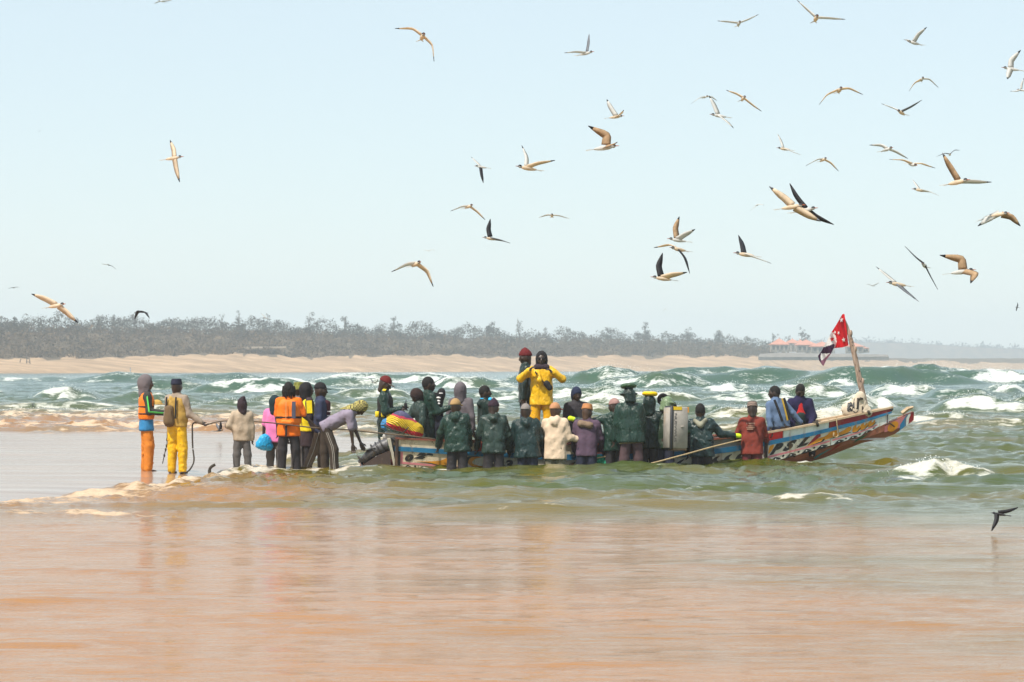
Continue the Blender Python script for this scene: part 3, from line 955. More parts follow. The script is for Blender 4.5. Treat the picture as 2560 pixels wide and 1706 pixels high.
def coat_geo(sk, r=1.0, hem=-.06, flare=0., amp=.010, seed=0, sl=1.0, hood=None, collar=True, wl=.19, h=.022, which='lr'):
    s = sk['H'] / 1.75
    S, B, dn = torso_soft(sk, r, hem, flare)
    sleeves(S, sk, r, sl, which)
    if sl < 1:
        for q in which:
            pass
    n, T, TF, TL = sk['neck'], sk['T'], sk['TF'], sk['TL']
    if collar: S.cap(n - T * .05 * s, n + T * .030 * s - TF * .01 * s, .088 * s, .076 * s, .04)
    if hood == 'down':
        S.cap(n - TF * .055 * s - TL * .055 * s - T * .01 * s, n - TF * .105 * s - T * .070 * s, .058 * s, .066 * s, .03)
        S.cap(n - TF * .055 * s + TL * .055 * s - T * .01 * s, n - TF * .105 * s - T * .070 * s, .058 * s, .066 * s, .03)
    if hood == 'up':
        c, f, l, u = sk['hc'], sk['hf'], sk['hl'], sk['hu']
        S.ell(c - f * .022 * s + u * .012 * s, (f, l, u), (.125 * s, .098 * s, .130 * s), .04)
        S.cap(c - f * .03 * s - u * .05 * s, n - TF * .02 * s, .085 * s, .085 * s, .05)
    S.folds(amp, wl, seed, T)
    return S.mesh(h)

def trousers_geo(sk, r=1.0, amp=.008, seed=0, to=1.0, h=.024, waist=.03):
    s = sk['H'] / 1.75 * r
    P, T, TL, TF = sk['P'], sk['T'], sk['TL'], sk['TF']
    S = Soft()
    s0 = sk['H'] / 1.75 * (r if waist > .05 else min(r, 1.0))
    S.cap(P - TL * .055 * s0 + T * waist * s, P + TL * .055 * s0 + T * waist * s, .104 * s0, None, .05, TF, 1.12)
    S.cap(P - TL * .055 * s0, P + TL * .055 * s0, .108 * s0, None, .05, TF, 1.1)
    for k in 'lr':
        S.cap(sk['hip' + k], sk['kn' + k], .092 * (s + s0) / 2, .078 * s, .04)
        S.cap(sk['kn' + k], sk['kn' + k] + (sk['an' + k] - sk['kn' + k]) * to, .078 * s, .066 * s, .03)
    S.folds(amp, .13, seed, (0, 0, 1))
    return S.mesh(h)

def vest_geo(sk, r=1.16, hem=.02, amp=.006, seed=0, top=.255):
    H = sk['H']
    S, B, dn = torso_soft(sk, r, hem, 0, top)
    s = H / 1.75
    for q in 'lr':
        d = sk['sh' + q] - sk['P']; o = unit(sk['TL'] * (1 if q == 'l' else -1))
        S.cut(sk['sh' + q] - o * .012 * s, o * .93 - np.array((0, 0, 1.0)) * .0 + sk['T'] * .25)
    S.folds(amp, .12, seed, sk['T'])
    return S.mesh(.02)
def belt_geo(sk, r, at, half, hem=-.02):
    """strap round the trunk at height `at` (in heights above the pelvis)"""
    S, B, dn = torso_soft(sk, r, hem - .1, 0)
    c = sk['P'] + sk['T'] * at * sk['H']
    S.cut(c + sk['T'] * half, sk['T']); S.cut(c - sk['T'] * half, -sk['T'])
    return S.mesh(.016)

# headwear, each built on the head's own axes
def hat(sk, kind, seed=0):
    s = sk['H'] / 1.75 * sk['hs']
    c, f, l, u = sk['hc'], sk['hf'], sk['hl'], sk['hu']
    ax = (f, l, u)
    S = Soft()
    if kind in ('hair', 'beanie', 'cap', 'kufi', 'wrap'):
        g = {'hair': 1.03, 'beanie': 1.12, 'cap': 1.09, 'kufi': 1.08, 'wrap': 1.17}[kind]
        S.ell(c + u * .022 * s - f * .012 * s, ax, (.100 * s * g, .079 * s * g, .107 * s * g))
        if kind == 'hair': S.cut(c + f * .050 * s + u * .020 * s, f * .75 - u * .65); S.cut(c - u * .045 * s, -u)
        if kind == 'beanie':
            S.cap(c + u * .12 * s - f * .02 * s, c + u * .135 * s - f * .03 * s, .028 * s, .018 * s, .05)
            S.cut(c + u * .022 * s, -u + f * .25)
        if kind == 'cap':
            S.cut(c + u * .030 * s, -u + f * .05)
        if kind == 'kufi':
            S.cap(c + u * .03 * s - f * .01 * s, c + u * .105 * s - f * .01 * s, .088 * s, .082 * s, .03)
            S.cut(c + u * .035 * s, -u); S.cut(c + u * .132 * s, u)
        if kind == 'wrap':
            S.cap(c - u * .03 * s - f * .04 * s, c - u * .10 * s - f * .06 * s, .07 * s, .06 * s, .05)
            S.cut(c + f * .062 * s - u * .0 * s, f * .8 - u * .55)
        if kind in ('wrap', 'beanie'): S.folds(.006, .07, seed, u)
        return S.mesh(.011, .02)
    if kind == 'brim':      # peak of a cap
        P = []; Q = []
        for i in range(9):
            a = math.radians(-62 + 124 * i / 8)
            P.append(c + u * .036 * s + f * .098 * s * math.cos(a) + l * .080 * s * math.sin(a))
            e = math.cos(a) ** 0.5
            Q.append(c + u * (.028) * s + f * (.098 * math.cos(a) + .075 * e) * s + l * .088 * s * math.sin(a))
        return sheet(P, Q, .008 * s)
    if kind == 'bucket':
        V = []; Fc = []; n = 22
        for (r, z) in ((.150, .005), (.148, .012), (.098, .045), (.090, .10), (.078, .128), (.0, .132)):
            for i in range(n):
                a = 2 * math.pi * i / n
                V.append(c + u * z * s + f * r * 1.1 * s * math.cos(a) + l * r * s * math.sin(a))
        for j in range(5):
            for i in range(n):
                a, b = j * n + i, j * n + (i + 1) % n
                Fc.append((a, b, b + n, a + n))
        return np.array(V), Fc
    if kind == 'ring':
        return torus(c + u * .150 * s - f * .01 * s, .088 * s, .042 * s, ax, 26, 10, .85)
    if kind == 'braids':
        S.ell(c + u * .022 * s - f * .012 * s, ax, (.105 * s, .083 * s, .110 * s))
        S.cut(c + f * .055 * s, f * .8 - u * .6); 
        out = [S.mesh(.011, .02)]
        for i in range(13):
            a = math.radians(70 + 220 * i / 12)
            d = f * math.cos(a) + l * math.sin(a)
            top = c + u * .05 * s + d * .09 * s
            mid = c - u * .03 * s + d * .100 * s
            end = c - u * (.10 + .02 * (i % 3)) * s + d * (.092 + .006 * (i % 2)) * s
            B = Soft(); B.cap(top, mid, .016 * s, .017 * s, .01); B.cap(mid, end, .017 * s, .011 * s, .01)
            out.append(B.mesh(.011, .02))
        V, Q, _ = join_np(out)
        return V, Q
    if kind == 'long':
        S.ell(c + u * .018 * s - f * .014 * s, ax, (.110 * s, .088 * s, .116 * s))
        S.cap(c - f * .05 * s - u * .0 * s, c - f * .05 * s - u * .19 * s, .085 * s, .075 * s, .05)
        S.cap(c - f * .03 * s + l * .05 * s, c - f * .01 * s + l * .06 * s - u * .2 * s, .05 * s, .045 * s, .04)
        S.cap(c - f * .03 * s - l * .05 * s, c - f * .01 * s - l * .06 * s - u * .2 * s, .05 * s, .045 * s, .04)
        S.cut(c + f * .058 * s, f)
        S.folds(.006, .05, seed, u)
        return S.mesh(.012, .02)
    if kind == 'balaclava':
        S.ell(c + u * .018 * s - f * .004 * s, ax, (.118 * s, .095 * s, .125 * s))
        S.cap(c - u * .05 * s - f * .01 * s, c - u * .15 * s - f * .03 * s, .080 * s, .085 * s, .05)
        S.cap(c + u * .10 * s - f * .03 * s, c + u * .145 * s - f * .07 * s, .05 * s, .035 * s, .04)
        S.folds(.007, .07, seed, u)
        return S.mesh(.013, .02)
    if kind == 'hood':
        S.ell(c - f * .020 * s + u * .014 * s, ax, (.124 * s, .100 * s, .130 * s), .04)
        S.cap(c - f * .03 * s - u * .04 * s, sk['neck'] - sk['TF'] * .025 * s - sk['T'] * .03 * s, .090 * s, .100 * s, .05)
        S.cap(c - u * .06 * s + f * .01 * s, sk['neck'] + sk['TF'] * .02 * s, .07 * s, .08 * s, .05)
        # open at the face
        S.cut(c + f * .062 * s, f * .96 - u * .2)
        S.folds(.006, .09, seed, u)
        return S.mesh(.013, .02)
    if kind == 'southwester':   # floppy oilskin hat with a neck flap
        S.ell(c + u * .025 * s - f * .008 * s, ax, (.112 * s, .090 * s, .112 * s))
        S.cap(c + u * .02 * s + l * .06 * s, c + u * .02 * s - l * .06 * s, .085 * s, .085 * s, .03, u, 3.5)
        S.cap(c + u * .03 * s + f * .08 * s, c + u * .02 * s + f * .155 * s, .055 * s, .045 * s, .04, u, 3.2)
        for q in (-1, 0, 1): S.cap(c - f * .05 * s + l * q * .04 * s, c - f * .085 * s + l * q * .055 * s - u * .10 * s, .055 * s, .035 * s, .04)
        S.cut(c + f * .07 * s - u * .005 * s, f * .72 - u * .70)
        S.folds(.006, .08, seed, u)
        return S.mesh(.013, .02)

class Person(Thing):
    def __init__(s, label, px, top, d, H=1.76, az=90, hat_h=0.0, group=None, skin=0, pel=None, zf=None, face=False, hands='lr', legs=True, curl=.5, feet=True, nobody=False, **pose):
        zt = CZ - (top - HY) / FPX * d if top is not None else None
        x = (px - 1280) / FPX * d
        if pel is not None:
            pelw = W(pel[0], pel[1], d); base = pelw - np.array((0, 0, .5 * H))
        else:
            z = zf if zf is not None else zt - H - hat_h
            base = np.array((x, d, z)); pelw = None
        s.sk = skeleton(base, H, az, pel=pelw, **pose)
        super().__init__('person', label, 'person', (s.sk['P'][0], s.sk['P'][1], base[2]), group)
        V, Q, mi = body_geo(s.sk, face, hands, legs, curl, feet)
        s.add('body', (V, Q), None, mats=[SKIN[skin], M_EYE], midx=mi)
        s.seed = int(px) % 977
    def wear(s, name, geo, m, parent=None, label=None):
        return s.add(name, geo, m, parent=parent, label=label)
    def coat(s, m, name='coat', **k):
        return s.wear(name, coat_geo(s.sk, seed=s.seed, **k), m)
    def trousers(s, m, name='trousers', **k):
        return s.wear(name, trousers_geo(s.sk, seed=s.seed + 3, **k), m)
    def hat(s, kind, m, name=None, parent=None):
        return s.wear(name or {'hair': 'hair', 'braids': 'hair', 'long': 'hair', 'brim': 'brim', 'ring': 'head_ring', 'hood': 'hood', 'wrap': 'headscarf', 'cap': 'cap', 'beanie': 'beanie', 'kufi': 'cap', 'bucket': 'hat', 'balaclava': 'balaclava', 'southwester': 'rain_hat'}[kind], hat(s.sk, kind, s.seed), m, parent)
    def at(s, key, f=0, l=0, u=0):
        k = s.sk['H'] / 1.75
        return s.sk[key] + (s.sk['F'] * f + s.sk['L'] * l + np.array((0, 0, 1.)) * u) * k
    def trunk(s, f=0, l=0, t=0):
        """point on the trunk frame: forward, left and up along the back, in metres"""
        k = s.sk['H'] / 1.75
        return s.sk['P'] + (s.sk['TF'] * f + s.sk['TL'] * l + s.sk['T'] * t) * k
# ------------------------------------------------------------------ the pirogue
TH = math.radians(11)
BU = np.array((math.cos(TH), math.sin(TH), 0)); BN = np.array((-math.sin(TH), math.cos(TH), 0)); UP = np.array((0, 0, 1.0))
def hull_w(a):
    return np.interp(a, [0, 1.5, 3.5, 5.5, 7.0, 8.2, 9.0, 9.5], [.52, .72, .80, .76, .62, .42, .24, .12])
B0 = np.array(((990 - 1280) / FPX * 52.3, 52.3, 0)) + BN * .52
_a = np.linspace(-.2, 10, 600)
_pt = B0[None] + _a[:, None] * BU - hull_w(_a)[:, None] * BN
_px = 1280 + _pt[:, 0] / _pt[:, 1] * FPX
def a_of(px): return np.interp(px, _px, _a)
def near_d(px): return float(np.interp(px, _px, _pt[:, 1]))
def mid_d(px): return near_d(px) + float(hull_w(a_of(px)))
TOP = ([980, 990, 1110, 1215, 1400, 1600, 1800, 1912, 2000, 2060, 2140, 2232], [1096, 1097, 1103, 1108, 1112, 1110, 1098, 1084, 1069, 1057, 1039, 1019])
SEAM = ([980, 1010, 1150, 1400, 1700, 1850, 1930, 2040, 2150, 2205, 2232], [1171, 1172, 1185, 1205, 1200, 1178, 1156, 1126, 1092, 1066, 1052])
def side_pt(px, v, off=0.0, far=False):
    a = float(a_of(px)); w = float(hull_w(a)); c = B0 + a * BU; dn = near_d(px)
    zt = CZ - (np.interp(px, *TOP) - HY) * dn / FPX; zb = CZ - (np.interp(px, *SEAM) - HY) * dn / FPX
    wv = w * (0.86 + 0.14 * v) + off
    return c + (BN if far else -BN) * wv + UP * (zb + (zt - zb) * v)

PAINT = {}
def paint(name, col, chip=0.6, under=(0.28, 0.20, 0.13), rough=0.5):
    """old boat paint: worn through to the wood in patches, stained by rust and salt"""
    if name in PAINT: return PAINT[name]
    k = NT(name)
    v = k.coord((1, 1, 1))
    c = k.ramp(k.noise(v, 6, 4, .6), [(.3, tuple(x * .82 for x in col)), (.7, tuple(min(1, x * 1.1) for x in col))])
    st = k.noise(k.coord((5, 5, .7)), 2.0, 4, .6)
    c = k.mix(k.math('MULTIPLY', k.ramp(st, [(.55, (0, 0, 0)), (.72, (1, 1, 1))]), .55), c, (.30, .16, .06))
    ch = k.noise(v, 14, 6, .75)
    c = k.mix(k.ramp(ch, [(.70 - .14 * chip, (0, 0, 0)), (.74 - .14 * chip, (1, 1, 1))]), c, under)
    k.link(c, k.b.inputs['Base Color']); k.b.inputs['Roughness'].default_value = rough
    k.link(k.bump(ch, .5, .01), k.b.inputs['Normal'])
    PAINT[name] = k.m
    return k.m
P_WHITE = paint('worn_white_paint', (.74, .68, .55), .75)
P_PALE = paint('pale_blue_white_paint', (.74, .78, .72), .45)
P_CREAM = paint('cream_paint', (.76, .62, .44), .8)
P_BLUE = paint('blue_paint', (.015, .19, .38), .35, (.03, .07, .09))
P_RED = paint('red_paint', (.68, .015, .012), .45, (.5, .25, .2))
P_DRED = paint('dark_red_paint', (.30, .012, .02), .3)
P_BROWNRED = paint('red_brown_paint', (.22, .06, .035), .8)
P_PINK = paint('pink_paint', (.66, .22, .24), .4)
P_ORANGE = paint('orange_paint', (.75, .30, .01), .25)
P_BLACK = paint('black_paint', (.012, .012, .012), .3, (.25, .2, .15))
P_GREEN = paint('green_paint', (.01, .12, .05), .3)
P_YELLOW = paint('yellow_paint', (.85, .62, .02), .2)
P_TEAL = paint('teal_paint', (.03, .22, .24), .4)
P_GREY = paint('grey_paint', (.30, .29, .28), .5)
P_KEEL = paint('keel_paint', (.30, .10, .055), .55, (.16, .10, .06))
P_DARK = paint('tarred_wood', (.055, .035, .028), .5, (.12, .08, .06))
WOOD = paint('bleached_wood', (.52, .38, .24), .3, (.25, .16, .1), .8)

pir = Thing('pirogue', 'long wooden fishing boat painted white, blue, red and pink with PSL on its bow', 'boat', tuple(B0 + BU * 4.5))
def strake(name, px0, px1, v0, v1, m, thick=.035, proud=0.0, far=False):
    n = max(3, int((px1 - px0) / 35)); V = []; Fc = []
    for i in range(n + 1):
        px = px0 + (px1 - px0) * i / n
        for v, o in ((v0, proud), (v1, proud), (v1, proud - thick), (v0, proud - thick)):
            V.append(side_pt(px, v, o, far))
    for i in range(n):
        for q in range(4):
            a, b = i * 4 + q, i * 4 + (q + 1) % 4
            f = (a, b, b + 4, a + 4)
            Fc.append(f if not far else f[::-1])
    Fc.append((3, 2, 1, 0)); Fc.append(tuple(n * 4 + q for q in range(4)))
    return pir.add(name, (np.array(V), Fc), m, smooth=False)
low = []
for a, b, m in [(992, 1186, P_CREAM), (1188, 1478, P_WHITE), (1480, 1911, P_WHITE), (1921, 2078, P_WHITE), (2080, 2222, P_PALE)]:
    low.append(strake('lower_plank', a, b, 0, .60, m))
for a, b, m in [(990, 1104, P_CREAM), (1106, 1186, P_CREAM), (1188, 1262, P_RED), (1264, 1478, P_CREAM), (1480, 1648, P_BROWNRED), (1650, 1911, P_GREY), (1921, 1957, P_RED), (1959, 2072, P_PALE), (2074, 2230, P_DRED)]:
    strake('upper_plank', a, b, .725, .985, m, proud=.004)
for a, b in [(988, 1400), (1402, 1911), (1921, 2229)]:
    strake('rubbing_strake', a, b, .585, .735, P_BLUE, .05, .022)
for a, b in [(990, 1500), (1502, 1911), (1921, 2230)]:
    strake('upper_plank', a, b, .62, .985, P_GREY, far=True); strake('lower_plank', a, b, 0, .615, P_WHITE, far=True)
# vertical battens where the two halves of the boat are joined
for px, m in ((1916, P_DARK), (992, P_DARK)):
    b = tube([side_pt(px, -.02, .03), side_pt(px, .98, .03)], (.035, .03), 6)
    pir.add('batten', b, m, smooth=False)
# gunwale rails, near and far
for far in (False, True):
    for a, b in [(990, 1498), (1500, 1911), (1919, 2232)]:
        n = 14; P = []; Q = []
        for i in range(n + 1):
            px = a + (b - a) * i / n
            P.append(side_pt(px, 1.015, .03, far)); Q.append(side_pt(px, 1.015, -.11, far))
        pir.add('gunwale', sheet(P, Q, .035), WOOD if a > 1500 else P_BROWNRED, smooth=False)
# floor, ribs, thwarts, foredeck
n = 26; P = []; Q = []
for i in range(n + 1):
    px = 995 + (2215 - 995) * i / n
    p, q = side_pt(px, .12, -.03), side_pt(px, .12, -.03, True)
    z = min(max(p[2], -.12), .5)
    p[2] = q[2] = z
    P.append(p); Q.append(q)
pir.add('floor', sheet(P, Q, .04), P_GREY, smooth=False)
def thwart(px, v, half, m=WOOD):
    p, q = side_pt(px, v, -.03), side_pt(px, v, -.03, True)
    c = (p + q) / 2
    return pir.add('thwart', box(c, half, np.linalg.norm(q - p) / 2, .022, (BU, BN, UP), .006), m, smooth=False)
for px in (1080, 1240, 1500, 1640, 1790): thwart(px, .86, .12)
for px in (1304, 1340, 1376): thwart(px, .985, .13)
for px in (1936, 1962, 1988, 2012): thwart(px, .80, .09)
for px in (2085, 2103, 2121, 2139, 2157, 2175, 2193, 2211):
    p, q = side_pt(px, .95, -.05), side_pt(px, .95, -.05, True)
    pir.add('deck_plank', box((p + q) / 2, .062, np.linalg.norm(q - p) / 2, .016, (unit(side_pt(px + 10, .95) - side_pt(px, .95)), BN, UP), .005), WOOD, smooth=False)
# keel log with the spur that runs out past the bow
KST = np.array([(905, 1150, 1180, .07), (960, 1150, 1186, .20), (1000, 1164, 1192, .40), (1200, 1178, 1225, .48), (1700, 1182, 1225, .48), (1915, 1154, 1180, .40), (2050, 1120, 1146, .28), (2150, 1087, 1108, .19), (2212, 1058, 1094, .11), (2236, 1049, 1085, .085), (2262, 1037, 1066, .065), (2283, 1029, 1052, .05)], float)
CL = [(B0 + a * BU) for a in _a]
_cx = np.array([1280 + c[0] / c[1] * FPX for c in CL])
def keel_pt(px, t, off=0.0, far=False):
    a = float(np.interp(px, _cx, _a)) if px < _cx[-1] else _a[-1] + (px - _cx[-1]) / 135.
    if px < 985: a = (px - 985) / 136.0
    c = B0 + a * BU
    yt, yb, w = (np.interp(px, KST[:, 0], KST[:, i]) for i in (1, 2, 3))
    d = c[1]
    ww = w * (0.55 + 0.45 * t) + off
    return np.array((c[0], c[1], 0)) + (BN if far else -BN) * ww + UP * (CZ - (yb + (yt - yb) * t - HY) * d / FPX)
pxk = [905, 935, 965, 1000, 1100, 1200, 1400, 1700, 1820, 1915, 1980, 2050, 2100, 2150, 2185, 2212, 2236, 2262, 2283]
V = []; Fc = []
for px in pxk:
    V += [keel_pt(px, 0), keel_pt(px, .5, .02), keel_pt(px, 1), keel_pt(px, 1, 0, True), keel_pt(px, .5, .02, True), keel_pt(px, 0, 0, True)]
for i in range(len(pxk) - 1):
    for q in range(6):
        a, b = i * 6 + q, i * 6 + (q + 1) % 6
        Fc.append((a, b, b + 6, a + 6))
Fc.append((5, 4, 3, 2, 1, 0)); e = (len(pxk) - 1) * 6
Fc.append(tuple(e + q for q in range(6)))
keel = pir.add('keel', (np.array(V), Fc), P_KEEL, smooth=False)
# stern: transom boards with painted panels, and the dark fin
tn_, tf_ = side_pt(990, 1, 0), side_pt(990, 1, 0, True)
bn_, bf_ = side_pt(990, 0, 0), side_pt(990, 0, 0, True)
def trans_pt(s_, v, off=0.0):
    p = bn_ + (bf_ - bn_) * s_; q = tn_ + (tf_ - tn_) * s_
    return p + (q - p) * v - BU * (.12 * (v - .0) + off)
for i, (a, b, m) in enumerate([(0, .25, P_WHITE), (.255, .5, P_WHITE), (.505, .75, P_WHITE), (.755, 1, P_WHITE)]):
    pir.add('transom_board', sheet([trans_pt(a, 0), trans_pt(a, 1)], [trans_pt(b, 0), trans_pt(b, 1)], .04), m, smooth=False)
for (s0, s1, v0, v1, m, nm) in [(.10, .36, .62, .95, P_GREEN, 'painted_panel'), (.08, .38, .30, .62, P_YELLOW, 'painted_panel'), (.06, .36, .04, .30, P_RED, 'painted_panel'), (.72, .92, .02, .48, P_RED, 'painted_panel'), (.70, .84, .5, .66, P_YELLOW, 'painted_panel')]:
    pir.add(nm, sheet([trans_pt(s0, v0, .026), trans_pt(s0 + .04, (v0 + v1) / 2, .026), trans_pt(s0 + .05, v1, .026)], [trans_pt(s1, v0 + .03, .026), trans_pt(s1 + .03, (v0 + v1) / 2, .026), trans_pt(s1, v1, .026)], .006), m, smooth=False)
dfin = 52.35
fin = np.array([W(902, 1168, dfin), W(948, 1138, dfin), W(976, 1128, dfin), W(978, 1180, dfin), W(940, 1186, dfin)])
V = np.concatenate([fin + BN * .02, fin + BN * .10])
Fc = [(0, 1, 2, 3, 4), (9, 8, 7, 6, 5)] + [(i, i + 5, (i + 1) % 5 + 5, (i + 1) % 5) for i in range(5)]
pir.add('stern_fin', (V, Fc), P_DARK, smooth=False)

# painted decoration, laid on the planks
from mathutils.geometry import tessellate_polygon
def flat_poly(pts, fn, off):
    tri = tessellate_polygon([[Vector((p[0], p[1] * 100, 0)) for p in pts]])
    return np.array([fn(p[0], p[1], off) for p in pts]), [tuple(t) for t in tri]
def facing(geo):
    V, Fc = geo; out = []
    for f in Fc:
        n = np.cross(V[f[1]] - V[f[0]], V[f[2]] - V[f[0]])
        out.append(f if n[1] < 0 else f[::-1])
    return V, out
def smooth_poly(pts, n=5):
    """closed Catmull-Rom outline"""
    P = np.asarray(pts, float); m = len(P); out = []
    for i in range(m):
        p0, p1, p2, p3 = P[i - 1], P[i], P[(i + 1) % m], P[(i + 2) % m]
        for j in range(n):
            t = j / n
            out.append(.5 * ((2 * p1) + (-p0 + p2) * t + (2 * p0 - 5 * p1 + 4 * p2 - p3) * t * t + (-p0 + 3 * p1 - 3 * p2 + p3) * t ** 3))
    return out
def plank_of(px):
    for o, (a, b) in zip(low, [(992, 1187), (1187, 1479), (1479, 1912), (1912, 2079), (2079, 2240)]):
        if px < b: return o
    return low[-1]
def decal(name, pts, m, off=.006, fn=side_pt, parent=None, curve=True):
    q = smooth_poly(pts) if curve else pts
    return pir.add(name, facing(flat_poly(q, fn, off)), m, parent=parent or plank_of(pts[0][0]), smooth=False)
def band(name, pxs, v0, v1, m, off=.005, fn=side_pt, parent=None):
    V = []; Fc = []
    for i, px in enumerate(pxs):
        V += [fn(px, v0[i] if not np.isscalar(v0) else v0, off), fn(px, v1[i] if not np.isscalar(v1) else v1, off)]
    for i in range(len(pxs) - 1): Fc.append((i * 2, i * 2 + 2, i * 2 + 3, i * 2 + 1))
    return pir.add(name, facing((np.array(V), Fc)), m, parent=parent or plank_of(pxs[0] + 3), smooth=False)
for a, b in ((1003, 1185), (1190, 1476), (1482, 1910), (1922, 2076), (2082, 2219)):
    pxs = np.linspace(a, b, 12)
    band('pink_stripe', pxs, .155, .225, P_PINK)
    n = max(2, int((b - a) / 34))
    for i in range(n):
        c = a + (b - a) * (i + .5) / n; w = (b - a) / n * .36
        decal('scallop', [(c - w, .0), (c - w * .55, .07), (c - w * .1, .125), (c + w * .45, .10), (c + w, .03), (c + w * .4, .0), (c - w * .4, .0)], P_BLACK, .0055)
        decal('dot', [(c + 1.8 * math.cos(t), .065 + .022 * math.sin(t)) for t in np.linspace(0, 5.5, 7)], P_PALE, .008)
        if i < n - 1:
            c2 = a + (b - a) * (i + 1.0) / n
            decal('dot', [(c2 + 2.8 * math.cos(t), .10 + .038 * math.sin(t)) for t in np.linspace(0, 5.5, 7)], P_BLACK, .0055)
band('pink_stripe', [1002, 1008], .155, .56, P_PINK)
band('dark_edge', [997, 1002], .0, .58, P_BLACK)
# stern lettering and swoosh
def letters(text, px0, px1, v0, v1, m, slope=0.0, shear=.25, bold=.03, fn=side_pt, parent=None, off=.008, owner=None, name='lettering'):
    cu = bpy.data.curves.new('text', 'FONT'); cu.body = text; cu.offset = bold; cu.resolution_u = 4; cu.shear = shear
    to = bpy.data.objects.new('text', cu); COL.objects.link(to)
    dg = bpy.context.evaluated_depsgraph_get(); me = bpy.data.meshes.new_from_object(to.evaluated_get(dg))
    P = np.array([v.co[:] for v in me.vertices]); fc = [tuple(p.vertices) for p in me.polygons]
    bpy.data.objects.remove(to); bpy.data.curves.remove(cu); bpy.data.meshes.remove(me)
    mn, mx = P.min(0), P.max(0)
    V = []
    for p in P:
        s_ = (p[0] - mn[0]) / (mx[0] - mn[0]); t = (p[1] - mn[1]) / (mx[1] - mn[1])
        V.append(fn(px0 + (px1 - px0) * s_, v0 + (v1 - v0) * t + slope * s_, off))
    return (owner or pir).add(name, facing((np.array(V), fc)), m, parent=parent or plank_of(px0), smooth=False)
letters('0', 1013, 1035, .25, .50, P_BLACK, 0, .3, .09)
letters('23', 1036, 1084, .36, .575, P_BLACK, .0, .45, .09)
decal('swoosh', [(1042, .27), (1075, .31), (1105, .38), (1128, .54), (1140, .50), (1134, .30), (1118, .19), (1085, .25), (1060, .255)], P_ORANGE)
decal('swoosh', [(1040, .262), (1070, .272), (1100, .22), (1116, .175), (1098, .20), (1070, .248)], P_BLACK, .0075)
decal('swoosh', [(1172, .52), (1180, .56), (1205, .56), (1190, .50), (1182, .36), (1205, .28), (1226, .30), (1234, .20), (1205, .18), (1178, .28), (1168, .42)], P_ORANGE)
decal('swoosh', [(1165, .45), (1174, .56), (1200, .575), (1180, .535), (1172, .42), (1172, .34)], P_BLACK, .0075)
decal('swoosh', [(1226, .36), (1238, .30), (1236, .18), (1228, .17), (1232, .26)], P_BLACK, .0075)
letters('3', 1262, 1284, .24, .52, P_BLACK, 0, .2, .05); letters('5J', 1286, 1340, .22, .5, P_BLACK, 0, .2, .05) if False else None
for c in (1302, 1372, 1428, 1505, 1600, 1640, 1700, 1790, 1820, 1850):
    decal('scroll', [(c - 12, .28), (c - 4, .46), (c + 12, .52), (c + 4, .42), (c + 12, .30), (c + 2, .24)], P_BLACK)
# bow lettering
letters('P', 1925, 1960, .24, .575, P_BLACK, .0, .6, .085)
letters('S', 1958, 1994, .245, .57, P_BLACK, .02, .6, .085)
letters('L', 1992, 2026, .26, .57, P_BLACK, .02, .6, .085)
decal('swoosh', [(1923, .30), (1925, .52), (1936, .57), (1934, .44), (1928, .34)], P_ORANGE)
decal('leaf', [(2021, .26), (2032, .44), (2043, .58), (2051, .58), (2052, .50), (2040, .38)], P_DRED)
decal('swoosh', [(2013, .235), (2026, .275), (2046, .42), (2064, .44), (2078, .57), (2092, .56), (2095, .44), (2112, .50), (2122, .57), (2130, .48), (2122, .34), (2096, .31), (2072, .30), (2048, .275), (2030, .238)], P_ORANGE)
decal('swoosh', [(2030, .24), (2052, .27), (2062, .36), (2060, .26), (2045, .235)], P_BLACK, .0075)
decal('swoosh', [(2078, .285), (2100, .30), (2124, .33), (2128, .30), (2104, .27)], P_BLACK, .0075)
for c in (2141, 2160, 2179):
    decal('swoosh', [(c - 9, .30), (c - 8, .50), (c, .57), (c + 1, .44), (c + 8, .52), (c + 9, .38), (c + 2, .28)], P_ORANGE)
    decal('swoosh', [(c - 8, .28), (c + 1, .26), (c + 10, .38), (c + 12, .36), (c + 3, .235), (c - 6, .25)], P_BLACK, .0075)
band('dark_edge', [2214, 2220], .0, .58, P_BLACK)
# decoration on the keel and its spur
def kd(name, pts, m, off=.03): decal(name, pts, m, off, keel_pt, keel)
band('pink_panel', [2206, 2236, 2262, 2282], [.42, .34, .05, .05], .97, P_PINK, .026, keel_pt, keel)
kd('roundel', [(2228 + 14 * math.cos(t), .60 + .34 * math.sin(t)) for t in np.linspace(0, 5.6, 9)], P_ORANGE, .031)
band('blue_stripe', [2246, 2262, 2266], [.05, .05, .3], [.45, .96, .97], P_BLUE, .032, keel_pt, keel)
band('white_stripe', [2262, 2267, 2273], [.05, .05, .5], [.7, .96, .97], P_PALE, .034, keel_pt, keel)
band('red_stripe', [2269, 2275, 2283], .05, [.5, .96, .97], P_DRED, .036, keel_pt, keel)
kd('leaf', [(2126, .45), (2140, .56), (2155, .72), (2160, .86), (2152, .90), (2136, .76)], P_GREEN)
kd('leaf', [(2030, .2), (2045, .45), (2068, .72), (2060, .74), (2040, .56), (2026, .3)], P_TEAL)
kd('leaf', [(2050, .3), (2070, .55), (2084, .86), (2090, .80), (2074, .5)], P_DRED)
